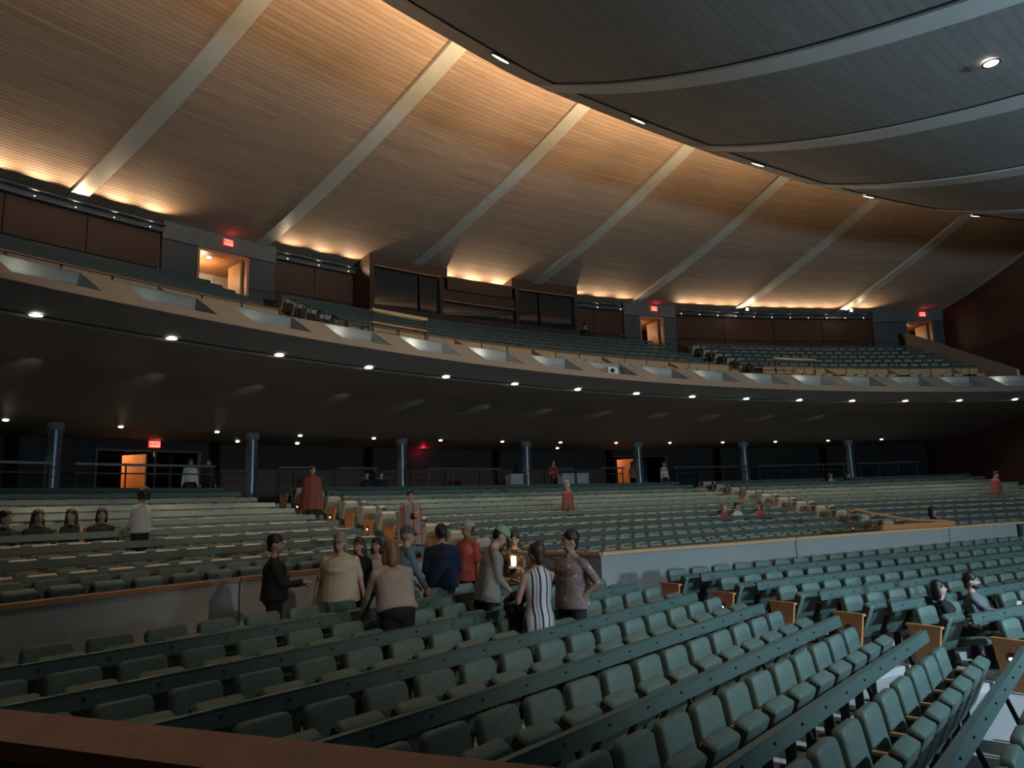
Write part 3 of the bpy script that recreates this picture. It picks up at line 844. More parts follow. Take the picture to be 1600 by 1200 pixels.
# ceiling cove lamps at the top of the balcony wall
cove = []
for a, c, n in ((-60, -48.2, 10), (-42.4, -39.4, 3), (-34.2, -30.9, 3), (-26.0, -22.9, 3), (-18.7, -6.0, 11)):
    for i in range(n): cove.append(a + (c - a) * i / (n - 1))
for i, x in enumerate(cove):
    R = 50.75 if not -38 < x < -27 else 50.9
    R = R + 0.05
    t = thing('cove_lamp', f'tiny cove lamp along balcony wall top, {ORD[min(i, 38)]} from left', 'lamp', P(x, R, 9.98), rad(-x), 'cove lamps above the balcony wall')
    b = MB(); b.tube((0, 0, -0.06), (0, -0.02, 0.03), 0.03, n=8); b.build('can', M_STEEL, t)
    b = MB(); b.box((0, 0.10, -0.04), (0.012, 0, 0), (0, 0.12, 0), (0, 0, 0.012)); b.build('bracket', M_STEEL, t)
    b = MB(); b.ell((0, -0.02, 0.035), (0.025, 0.025, 0.01), n=8, m=4); b.build('lens', M_LENSW, t)
    spot('cove_glow', P(x, R - 0.03, 10.04), P(x, R - 1.6, 11.0), (190 if -35 < x < -30 else 85) if x > -48 else 120, WARM, 125, 1.0, 0.04)
# two bright spotlights on ribs, upper right
for i, (x, R) in enumerate(((-14.45, 50.3), (-7.25, 50.2))):
    t = thing('rib_spotlight', f'bright little spotlight on {("left","right")[i]} of two lit ribs, balcony far right', 'spotlight', P(x, R, zc(R) - 0.12), rad(-x), 'spotlights on the ribs')
    b = MB(); b.tube((0, 0, 0.0), (0, 0, -0.10), 0.02, n=8); b.build('stem', M_STEEL, t)
    b = MB(); b.tube((0, 0.05, -0.16), (0, -0.08, -0.18), 0.07, 0.085, n=12); b.build('can', M_STEEL, t)
    b = MB(); b.ell((0, -0.085, -0.18), (0.08, 0.02, 0.08)); b.build('lens', M_LENSW, t)
    point('rib_spot_glow', P(x, R - 0.25, zc(R) - 0.35), 6, WARM, 0.05)

# ------------------------------------------------------------------ steel columns
for i in range(8):
    x = -50.98 + 7.156 * i - (0 if i < 7 else 0); p = P(x, 50.76, 0.4)
    if i == 7: continue
    t = thing('steel_column', f'round dark steel column under the balcony, {ORD[i]} from left', 'column', p, 0, 'columns under the balcony')
    b = MB(); b.tube((0, 0, 0), (0, 0, 2.42), 0.21, n=24); b.build('shaft', M_STEEL, t, smooth=True)
    b = MB(); b.tube((0, 0, 2.40), (0, 0, 2.645), 0.25, n=24); b.build('collar', M_FASC, t, smooth=True)
    b = MB(); b.tube((0, 0, 0), (0, 0, 0.05), 0.26, n=24); b.build('base_plate', M_BLACK, t)

# ------------------------------------------------------------------ exit signs
def exit_sign(p, th, label, dim=1.0, w=0.17):
    t = thing('exit_sign', label, 'exit sign', p, rad(-th), 'lit exit signs')
    b = MB(); b.bx(-w * 1.15, w * 1.15, 0, 0.07, -0.13, 0.13); b.build('housing', mat('red sign frame', (0.3, 0.01, 0.01), 0.5, var=0, emit=(1, 0.05, 0.03), estr=0.6), t)
    f = MB(); f.bx(-w, w, -0.012, 0.0, -0.105, 0.105); f = f.build('face', M_EXITF, t)
    cu = bpy.data.curves.new('exit_text', 'FONT'); cu.body = 'EXIT'; cu.align_x = 'CENTER'; cu.align_y = 'CENTER'; cu.size = 0.17; cu.extrude = 0.003; cu.offset = 0.004
    tmp = bpy.data.objects.new('tmp', cu); me = bpy.data.meshes.new_from_object(tmp); bpy.data.objects.remove(tmp)
    me.materials.clear(); me.materials.append(M_EXITL)
    o = link('lettering', me, f, (0, -0.017, 0)); o.rotation_euler = (PI / 2, 0, 0)
    point('exit_glow', p + Vector((0.0, 0, 0.0)) - Vector((math.sin(rad(th)), math.cos(rad(th)), 0)) * 0.25 + Vector((0, 0, 0.12)), 0.9, (1.0, 0.05, 0.08), 0.05)
exit_sign(P(-44.95, 51.0, 10.22), -50, 'red lit exit sign over the left balcony doorway')
exit_sign(P(-20.42, 51.0, 10.26), -25, 'red lit exit sign over the middle balcony doorway')
exit_sign(P(-1.85, 51.0, 10.22), -6, 'red lit exit sign over the far right balcony doorway')
exit_sign(P(-46.2, 54.3, 2.86), -50, 'red lit exit sign over the left rear stalls doorway', w=0.19)
point('exit_glow_hidden', P(-33.6, 54.1, 2.86), 9, (1.0, 0.03, 0.06), 0.05)

# ------------------------------------------------------------------ balcony doorways
for i, (a, c) in enumerate(UPD):
    d = tag(link(f'door_{i + 1}', None), ('lit open doorway at left of the balcony wall', 'lit open doorway in the middle of balcony wall', 'lit open doorway at far right of balcony wall')[i], None, None, 'structure')
    b = MB()
    b.sweep([(51.05, 7.55), (51.45, 7.55), (51.45, 9.8), (51.05, 9.8)], a - 0.1, a, 1); b.sweep([(51.05, 7.55), (51.45, 7.55), (51.45, 9.8), (51.05, 9.8)], c, c + 0.1, 1)
    b.sweep([(51.05, 9.72), (51.45, 9.72), (51.45, 9.82), (51.05, 9.82)], a, c, 1); b.build('door_frame', M_WOOD, d)
    b = MB(); b.sweep([(54.0, 7.5), (54.1, 7.5), (54.1, 10.0), (54.0, 10.0)], a - 2.5, c + 2.5, 1); b.build('corridor_wall', M_CORR if i == 0 else M_BLKW, d)
    b = MB(); b.sweep([(51.5, 9.86), (54.0, 9.86), (54.0, 9.95), (51.5, 9.95)], a - 2.5, c + 2.5, 1); b.build('corridor_ceiling', M_WOOD, d)
    b = MB(); x = c - 0.12
    b.loft([[P(x, 51.4, 7.57), P(x + 0.06, 51.4, 7.57), P(x - 0.02, 52.35, 7.57), P(x - 0.08, 52.35, 7.57)], [P(x, 51.4, 9.7), P(x + 0.06, 51.4, 9.7), P(x - 0.02, 52.35, 9.7), P(x - 0.08, 52.35, 9.7)]]); lf = b.build('door_leaf', mat('door leaf wood', (0.55, 0.27, 0.09), 0.5, var=0.2, scale=4, stretch=(3, 3, 12)), d)
    b = MB(); b.tube(P(x - 0.1, 51.6, 8.55), P(x - 0.12, 52.2, 8.55), 0.02, n=8); b.build('push_bar', M_STEEL, lf)
    th_ = (a + c) / 2
    downlight(P(th_ - 0.2, 52.0, 9.85), None, 0.11, ('round ceiling lamp inside left balcony doorway', 'round ceiling lamp inside middle balcony doorway', 'round ceiling lamp inside far right balcony doorway')[i], 'doorway lamps')
    point('doorway_glow', P(th_ - 0.25, 52.6, 9.3), (60, 22, 16)[i], WARM, 0.15)
    if i:
        b = MB(); b.sweep([(53.9, 9.45), (53.98, 9.45), (53.98, 9.62), (53.9, 9.62)], a - 1.5, c - 0.3, 1); b.build('corridor_lightbox', mat('pale lit band', (0.8, 0.75, 0.6), 0.6, var=0, emit=(1, 0.85, 0.6), estr=0.6), d)

# ------------------------------------------------------------------ stalls doorways under the balcony
for i, (a, c) in enumerate(LOWDOORS):
    d = tag(link(f'door_{i + 4}', None), ('glazed doorway with open orange door at left rear of stalls', 'doorway with open orange door at middle rear of stalls')[i], None, None, 'structure')
    mid = (a + c) / 2
    b = MB(); b.sweep([(54.4, 2.58), (54.55, 2.58), (54.55, 2.66), (54.4, 2.66)], a, c, 1)
    for x in (a, mid + 0.15, c - 0.08): b.sweep([(54.4, 0.4), (54.55, 0.4), (54.55, 2.6), (54.4, 2.6)], x, x + 0.08, 1)
    b.build('door_frame', M_WALLW, d)
    x = mid - 0.15
    b = MB(); b.loft([[P(x, 54.5, 0.42), P(x + 0.05, 54.5, 0.42), P(x - 0.5, 55.4, 0.42), P(x - 0.55, 55.4, 0.42)], [P(x, 54.5, 2.5), P(x + 0.05, 54.5, 2.5), P(x - 0.5, 55.4, 2.5), P(x - 0.55, 55.4, 2.5)]]); b.build('door_leaf', M_WOOD, d)
    b = MB(); b.sweep([(57.5, 0.3), (57.6, 0.3), (57.6, 3.0), (57.5, 3.0)], a - 3, c + 3, 1); b.build('foyer_wall', M_BLKW, d)
    b = MB(); b.sweep([(56.2, 0.3), (56.9, 0.3), (56.9, 0.42), (56.2, 0.42)], a - 3, c + 3, 1); b.build('foyer_floor', M_CONC, d)
    if i == 0:
        b = MB()
        for j in range(160):
            t_ = a + 0.1 + (c - a) * random.random(); p = P(t_, 56.4 + 0.4 * random.random(), 0.5 + 0.75 * random.random() ** 0.7); s = 0.10 + 0.1 * random.random()
            v = Vector((random.uniform(-1, 1), random.uniform(-1, 1), random.uniform(-.3, 1))).normalized(); u_ = v.orthogonal().normalized()
            b.add([p - u_ * s * 0.4, p + v * s, p + u_ * s * 0.4, p - v * s * 0.5], [(0, 1, 2, 3)])
        o = b.build('hedge', mat('hedge leaves', (0.09, 0.16, 0.03), 0.6), None); tag(o, 'green hedge outside the glazed left rear doors', 'hedge', None, 'stuff')
        for q in (a + 0.25, mid + 0.35):
            g = MB(); g.sweep([(54.46, 0.45), (54.48, 0.45), (54.48, 2.56), (54.46, 2.56)], q, q + 1.4, 1)
            gm = bpy.data.materials.get('door glass')
            if gm is None:
                gm = bpy.data.materials.new('door glass'); gm.use_nodes = True; pb = gm.node_tree.nodes['Principled BSDF']
                pb.inputs['Transmission Weight'].default_value = 1.0; pb.inputs['Roughness'].default_value = 0.02; pb.inputs['Base Color'].default_value = (0.9, 0.92, 0.92, 1); pb.inputs['IOR'].default_value = 1.05
            g.build('door_pane', gm, d)
    spot('foyer_lamp', P(mid - 1.6, 55.9, 2.75), P(mid - 0.4, 54.9, 1.4), (300, 160)[i], (1.0, 0.5, 0.2), 100, 0.6, 0.1)

# ------------------------------------------------------------------ control booth at the back of the balcony
bo = tag(link('control_booth', None), 'dark wood control booth with glass windows at balcony rear', None, None, 'structure')
def ringbox(name, m, a, c, R0, R1, z0, z1, parent):
    q = MB(); q.sweep([(R0, z0), (R1, z0), (R1, z1), (R0, z1)], a, c, 0.7); return q.build(name, m, parent)
ringbox('sill', M_WALLW, -38.9, -26.5, 49.75, 50.0, 7.9, 8.42, bo)
ringbox('head', M_WALLW, -38.9, -34.6, 49.75, 50.0, 10.12, 10.62, bo)
ringbox('head', M_WALLW, -30.7, -26.5, 49.75, 50.0, 10.12, 10.62, bo)
ringbox('head', M_WALLW, -34.6, -30.7, 49.75, 50.0, 9.62, 10.22, bo)
for a, c in ((-38.9, -38.65), (-35.05, -34.9), (-30.5, -30.3), (-26.75, -26.5)):
    ringbox('frame_post', M_WALLW, a, c, 49.75, 50.0, 8.42, 10.12 if c < -35 or c > -30.4 else 10.12, bo)
for a, c in ((-38.9, -34.6), (-30.7, -26.5)):
    ringbox('side', M_WALLW, a, a + 0.12, 50.0, 51.3, 7.9, 10.6, bo); ringbox('side', M_WALLW, c - 0.12, c, 50.0, 51.3, 7.9, 10.6, bo)
ringbox('lower_panel', M_WALLW, -34.9, -30.5, 49.85, 50.0, 9.1, 9.62, bo)
wi = 1
for a, c, z0, z1 in ((-38.65, -36.2, 8.42, 10.12), (-36.15, -35.05, 8.42, 10.12), (-34.9, -30.5, 8.42, 9.1), (-30.3, -29.0, 8.42, 10.12), (-28.95, -26.75, 8.42, 10.12)):
    w = tag(link(f'window_{wi}', None), None, None, None, 'structure'); wi += 1
    w['label'] = f'dark reflective control booth window, {ORD[wi - 2]} from left'
    ringbox('pane', M_GLASS, a, c, 49.9, 49.92, z0, z1, w)
    ringbox('window_trim', M_BRASS, a, c, 49.72, 49.78, z1 - 0.03, z1 + 0.01, w); ringbox('window_trim', M_BLACK, a - 0.02, a + 0.03, 49.8, 49.93, z0, z1, w)
ringbox('back_wall', M_BLKW, -38.8, -26.6, 51.3, 51.45, 7.6, 10.55, bo)

# ------------------------------------------------------------------ balcony front boxes: pale wood desk fronts
seg = 0
for a, c in ((-60.0, -47.0), (-43.2, -21.9), (-19.6, -5.0)):
    x = a
    while x < c - 1.0:
        y = min(x + 4.3, c); o = P((x + y) / 2, 43.7, 4.42)
        t = thing('box_front', f'pale wood box front above balcony parapet, {ORD[seg]} from left', 'box front', o, 0, 'wooden box fronts of the balcony'); seg += 1
        m = 3
        for j in range(m):
            p0 = x + (y - x) * j / m + 0.03; p1 = x + (y - x) * (j + 1) / m - 0.03
            b = MB(); b.sweep([(43.66, 5.38), (43.72, 5.38), (43.72, 5.66), (43.66, 5.66)], p0, p1, 0.8); b.build('wood_panel', M_WOODL, t, origin=o)
        b = MB(); b.sweep([(43.60, 5.665), (43.80, 5.665), (43.80, 5.69), (43.60, 5.69)], x, y, 0.8); b.build('rail_top', M_BRASS, t, origin=o)
        b = MB(); b.loft([[P(y - 0.03, 42.3, 4.42), P(y + 0.03, 42.3, 4.42), P(y + 0.03, 43.7, 4.42), P(y - 0.03, 43.7, 4.42)], [P(y - 0.03, 42.6, 5.05), P(y + 0.03, 42.6, 5.05), P(y + 0.03, 43.7, 5.68), P(y - 0.03, 43.7, 5.68)]]); b.build('divider', M_WOOD, t, origin=o)
        b = MB(); b.sweep([(43.7, 4.42), (43.76, 4.42), (43.76, 5.38), (43.7, 5.38)], x, y, 0.8); b.build('lower_board', M_WALLW, t, origin=o)
        x = y
# guard rails standing on the parapet at the balcony aisles
for i, (a, c) in enumerate(((-44.5, -41.9), (-20.6, -17.8))):
    o = P((a + c) / 2, 42.0, 4.98); t = thing('guard_rail', ('wooden guard rail on balcony parapet at left aisle', 'wooden guard rail on balcony parapet at middle aisle')[i], 'guard rail', o)
    b = MB(); b.sweep([(41.95, 5.62), (42.1, 5.62), (42.1, 5.70), (41.95, 5.70)], a, c, 0.7); b.build('top_bar', M_WOODL, t, origin=o)
    b = MB(); b.sweep([(41.99, 5.28), (42.05, 5.28), (42.05, 5.33), (41.99, 5.33)], a, c, 0.7); b.build('lower_bar', M_WOOD, t, origin=o)
    for x in (a + 0.05, c - 0.05):
        b = MB(); b.tube(P(x, 42.02, 4.6), P(x, 42.02, 5.64), 0.03, n=8); b.build('post', M_BLACK, t, origin=o)
# aisle handrails on the balcony
for i in range(5):
    for q, (x, nm) in enumerate(((-43.9, 'left'), (-21.6, 'middle'))):
        R = balR[i] + 0.1; o = P(x, R, bz(R) - 0.1); t = thing('aisle_handrail', f'dark metal hoop handrail in balcony {nm} aisle, {ORD[i]} from front', 'handrail', o, rad(-x), f'handrails of the balcony {nm} aisle')
        b = MB(); b.path([(0, 0, 0), (0, 0, 0.9), (0, 0.08, 0.98), (0, 0.42, 1.12), (0, 0.5, 1.06), (0, 0.5, 0.3)], 0.022); b.build('hoop', M_STEEL, t)
# sloping side wall of the far right balcony stair
o = P(-3.2, 47, 5); t = tag(link('wall_balcony_stair', None), 'sloping tan stair wall at far right of the balcony', None, None, 'structure')
b = MB(); b.loft([[P(-4.1, 42.2, 4.2), P(-3.9, 42.2, 4.2), P(-3.6, 50.2, 4.2), P(-3.8, 50.2, 4.2)], [P(-4.1, 42.2, 5.3), P(-3.9, 42.2, 5.3), P(-3.6, 50.2, 8.95), P(-3.8, 50.2, 8.95)]]); b.build('stair_wall', M_TAN, t)

# ------------------------------------------------------------------ standing rails at the back of the stalls
for i, (a, c) in enumerate(((-56, -52.0), (-51.3, -46.6), (-43.9, -42.4), (-41.3, -39.5), (-36.9, -32.8), (-30.0, -28.5), (-26.6, -25.2), (-21.8, -17.0), (-16.2, -10.3), (-9.4, -5.5))):
    R = 48.3; o = P((a + c) / 2, R, 0.4); t = thing('leaning_rail', f'dark leaning rail at the back of the stalls, {ORD[i]} from left', 'rail', o, 0, 'leaning rails behind the stalls')
    b = MB(); b.sweep([(R - 0.12, 1.60), (R + 0.12, 1.60), (R + 0.12, 1.66), (R - 0.12, 1.66)], a, c, 0.8); b.build('top', M_STEEL, t, origin=o)
    b = MB(); b.sweep([(R - 0.02, 1.36), (R + 0.02, 1.36), (R + 0.02, 1.40), (R - 0.02, 1.40)], a, c, 0.8); b.build('cross_bar', M_BLACK, t, origin=o)
    m = max(2, int((c - a) / 1.3) + 1)
    for j in range(m):
        x = a + 0.08 + (c - a - 0.16) * j / (m - 1); b = MB(); b.tube(P(x, R, 0.4), P(x, R, 1.61), 0.025, n=8); b.build('leg', M_BLACK, t, origin=o)
# silver flight cases at the back
for i, x in enumerate((-32.3, -29.2, -28.3)):
    o = P(x, 47.9, 0.4); t = thing('flight_case', f'small silver edged case behind the rear rows, {ORD[i]} from left', 'case', o, rad(-x), 'cases behind the rear rows')
    b = MB(); b.bx(-0.3, 0.3, -0.2, 0.2, 0.55, 0.97); b.build('body', M_GREY, t)
    for z in (0.55, 0.95):
        b = MB(); b.bx(-0.32, 0.32, -0.22, -0.19, z, z + 0.04); b.build('edge_strip', mat('bright aluminium', (0.8, 0.8, 0.78), 0.3, 0.8), t)
    b = MB(); b.bx(-0.28, 0.28, -0.18, 0.18, 0, 0.55); b.build('plinth', M_BLACK, t)
# wooden wheelchair platform front in the middle wall, with sloping handrail
o = P(-26, 33.9, -1.6); t = thing('platform_front', 'brown wooden platform front and sloping rail at the second stairs', 'platform', o)
b = MB(); b.sweep([(33.45, -1.7), (33.55, -1.7), (33.55, -0.78), (33.45, -0.78)], -28.8, -23.8, 0.7); b.build('front_board', M_WOOD, t, origin=o)
b = MB(); b.path([P(-28.5, 34.4, -0.35), P(-27, 34.2, -0.55), P(-25.5, 33.9, -0.72), P(-23.8, 33.6, -0.78)], 0.03); b.build('sloping_rail', M_WOOD, t, origin=o)
# stair handrails by the first stairs
for i, x in enumerate((-46.9, -45.1)):
    o = P(x, 36.6, zf(36.9)); t = thing('stair_handrail', ('metal stair handrail at left of the rear stairs', 'metal stair handrail at right of the rear stairs')[i], 'handrail', o)
    b = MB(); b.path([P(x, 36.9, -1.6), P(x, 36.9, -0.75), P(x, 36.6, -0.72), P(x, 34.4, -1.15), P(x, 34.2, -1.25), P(x, 34.2, -1.95)], 0.022); b.build('tube', M_STEEL, t, origin=o)
# small speaker panel in the middle wall at the right edge
o = P(-19.8, 33.05, -1.05); t = thing('wall_speaker', 'square grey speaker grille low on the grey wall, right edge', 'speaker', o, rad(19.8))
b = MB(); b.bx(-0.3, 0.3, -0.04, 0.02, -0.28, 0.1); b.build('frame', M_SEATB, t)
b = MB(); b.bx(-0.26, 0.26, -0.055, -0.03, -0.24, 0.06); b.build('grille', M_SPEAK, t)

# ================================================================== PEOPLE
SKIN = mat('skin light', (0.55, 0.33, 0.24), 0.55, var=0.06, scale=12)
SKIN2 = mat('skin tanned', (0.42, 0.235, 0.16), 0.55, var=0.06, scale=12)
M_EYE = mat('eye', (0.02, 0.015, 0.012), 0.2, var=0)
M_LIP = mat('lips', (0.36, 0.12, 0.10), 0.5, var=0)
M_TEETH = mat('teeth', (0.8, 0.78, 0.72), 0.4, var=0)
H_BLACK = mat('black hair', (0.012, 0.010, 0.009), 0.5, var=0.3, scale=40, bump=0.4, bscale=90)
H_BROWN = mat('brown hair', (0.055, 0.028, 0.016), 0.5, var=0.3, scale=40, bump=0.4, bscale=90)
H_GINGER = mat('light brown hair', (0.22, 0.12, 0.055), 0.5, var=0.25, scale=40, bump=0.4, bscale=90)
H_GREY = mat('grey hair', (0.24, 0.20, 0.17), 0.5, var=0.25, scale=40, bump=0.4, bscale=90)


def cloth(name, c, var=0.12, scale=5, rough=0.85):
    return mat(name, c, rough, var=var, scale=scale, bump=0.35, bscale=22)


def striped(name, bands, axis='X', width=0.09, rough=0.85):
    """woven vertical bands across the garment"""
    if name in MATS: return MATS[name]
    m = bpy.data.materials.new(name); m.use_nodes = True; nt = m.node_tree; b = nt.nodes['Principled BSDF']; b.inputs['Roughness'].default_value = rough
    tc = nt.nodes.new('ShaderNodeTexCoord'); sp = nt.nodes.new('ShaderNodeSeparateXYZ'); nt.links.new(tc.outputs['Object'], sp.inputs[0])
    no = nt.nodes.new('ShaderNodeTexNoise'); no.inputs['Scale'].default_value = 3; nt.links.new(tc.outputs['Object'], no.inputs['Vector'])
    a = nt.nodes.new('ShaderNodeMath'); a.operation = 'MULTIPLY_ADD'; a.inputs[1].default_value = 0.03; nt.links.new(no.outputs['Fac'], a.inputs[0]); nt.links.new(sp.outputs[axis], a.inputs[2])
    d = nt.nodes.new('ShaderNodeMath'); d.operation = 'DIVIDE'; d.inputs[1].default_value = width; nt.links.new(a.outputs[0], d.inputs[0])
    f = nt.nodes.new('ShaderNodeMath'); f.operation = 'FRACT'; nt.links.new(d.outputs[0], f.inputs[0])
    r = nt.nodes.new('ShaderNodeValToRGB'); r.color_ramp.interpolation = 'CONSTANT'
    while len(r.color_ramp.elements) < len(bands): r.color_ramp.elements.new(0.5)
    for e, (p, c) in zip(r.color_ramp.elements, bands): e.position = p; e.color = (*c, 1)
    nt.links.new(f.outputs[0], r.inputs[0]); nt.links.new(r.outputs[0], b.inputs['Base Color']); MATS[name] = m
    return m


def floral(name, base, spots):
    if name in MATS: return MATS[name]
    m = bpy.data.materials.new(name); m.use_nodes = True; nt = m.node_tree; b = nt.nodes['Principled BSDF']; b.inputs['Roughness'].default_value = 0.8
    tc = nt.nodes.new('ShaderNodeTexCoord'); n = nt.nodes.new('ShaderNodeTexNoise'); n.inputs['Scale'].default_value = 11; n.inputs['Detail'].default_value = 3; nt.links.new(tc.outputs['Object'], n.inputs['Vector'])
    r = nt.nodes.new('ShaderNodeValToRGB'); cols = [(0.0, base)] + spots
    while len(r.color_ramp.elements) < len(cols): r.color_ramp.elements.new(0.5)
    for e, (p, c) in zip(r.color_ramp.elements, cols): e.position = p; e.color = (*c, 1)
    nt.links.new(n.outputs['Fac'], r.inputs[0]); nt.links.new(r.outputs[0], b.inputs['Base Color']); MATS[name] = m
    return m


PENDING = []


def soft(mb, name, m, parent, voxel, iters=3, extra=None):
    """join overlapping volumes into one continuous smooth surface"""
    me = mb.mesh(name); o = bpy.data.objects.new(name, me); COL.objects.link(o)
    md = o.modifiers.new('remesh', 'REMESH'); md.mode = 'VOXEL'; md.voxel_size = voxel; md.use_smooth_shade = True
    sm = o.modifiers.new('smooth', 'SMOOTH'); sm.factor = 0.5; sm.iterations = iters
    PENDING.append((o, name, m, parent, extra))


def finish_people():
    dg = bpy.context.evaluated_depsgraph_get()
    for o, name, m, parent, extra in PENDING:
        me = bpy.data.meshes.new_from_object(o.evaluated_get(dg)); me.name = name
        if extra is not None:      # fingers are kept fine and joined to the same surface object
            bm = bmesh.new(); bm.from_mesh(me); e = extra.mesh('x'); bm.from_mesh(e); bmesh.ops.recalc_face_normals(bm, faces=bm.faces[:]); bm.to_mesh(me); bm.free(); bpy.data.meshes.remove(e)
            me.polygons.foreach_set('use_smooth', [True] * len(me.polygons))
        me.materials.clear(); me.materials.append(m); me.polygons.foreach_set('material_index', [0] * len(me.polygons))
        old = o.data; o.modifiers.clear(); o.data = me; bpy.data.meshes.remove(old)
        if parent is not None: o.parent = parent
    PENDING.clear()


def ik(a, b, l1, l2, hint):
    """elbow or knee position"""
    d = b - a; L = min(d.length, (l1 + l2) * 0.999); u = d.normalized(); b2 = a + u * L
    x = (l1 * l1 - l2 * l2 + L * L) / (2 * L); h = math.sqrt(max(0, l1 * l1 - x * x))
    w = hint - u * hint.dot(u); w = w.normalized() if w.length > 1e-5 else Vector((0, -1, 0))
    return a + u * x + w * h, b2


def hand(mb, wrist, fwd, up, side, s, curl=35):
    """palm and five separate bent fingers; side = direction of the thumb"""
    f = fwd.normalized(); t = side - f * side.dot(f); t.normalize(); n = f.cross(t)
    if n.dot(up) > 0: n = -n          # n points to the palm side
    c = wrist + f * 0.05 * s
    mb.capsule(wrist + f * 0.015 * s + t * 0.012 * s, c + f * 0.025 * s + t * 0.02 * s, 0.02 * s, 0.019 * s, 8)
    mb.capsule(wrist + f * 0.015 * s - t * 0.012 * s, c + f * 0.02 * s - t * 0.022 * s, 0.02 * s, 0.018 * s, 8)
    for i, (off, L) in enumerate(((0.030, 0.072), (0.010, 0.080), (-0.011, 0.075), (-0.031, 0.058))):
        p = c + f * 0.035 * s + t * off * s; d = f
        for j, k in enumerate((0.42, 0.32, 0.26)):
            a_ = rad(curl * (0.5 + 0.5 * j)); d = (f * math.cos(a_) + n * math.sin(a_)).normalized()
            q = p + d * L * k * s; mb.capsule(p, q, 0.0095 * s, 0.0085 * s, 7); p = q
    p = wrist + f * 0.02 * s + t * 0.028 * s; d = (f * 0.7 + t * 0.65 + n * 0.2).normalized(); q = p + d * 0.042 * s; mb.capsule(p, q, 0.013 * s, 0.011 * s, 7)
    d = (f + t * 0.15 + n * 0.4).normalized(); mb.capsule(q, q + d * 0.034 * s, 0.011 * s, 0.009 * s, 7)


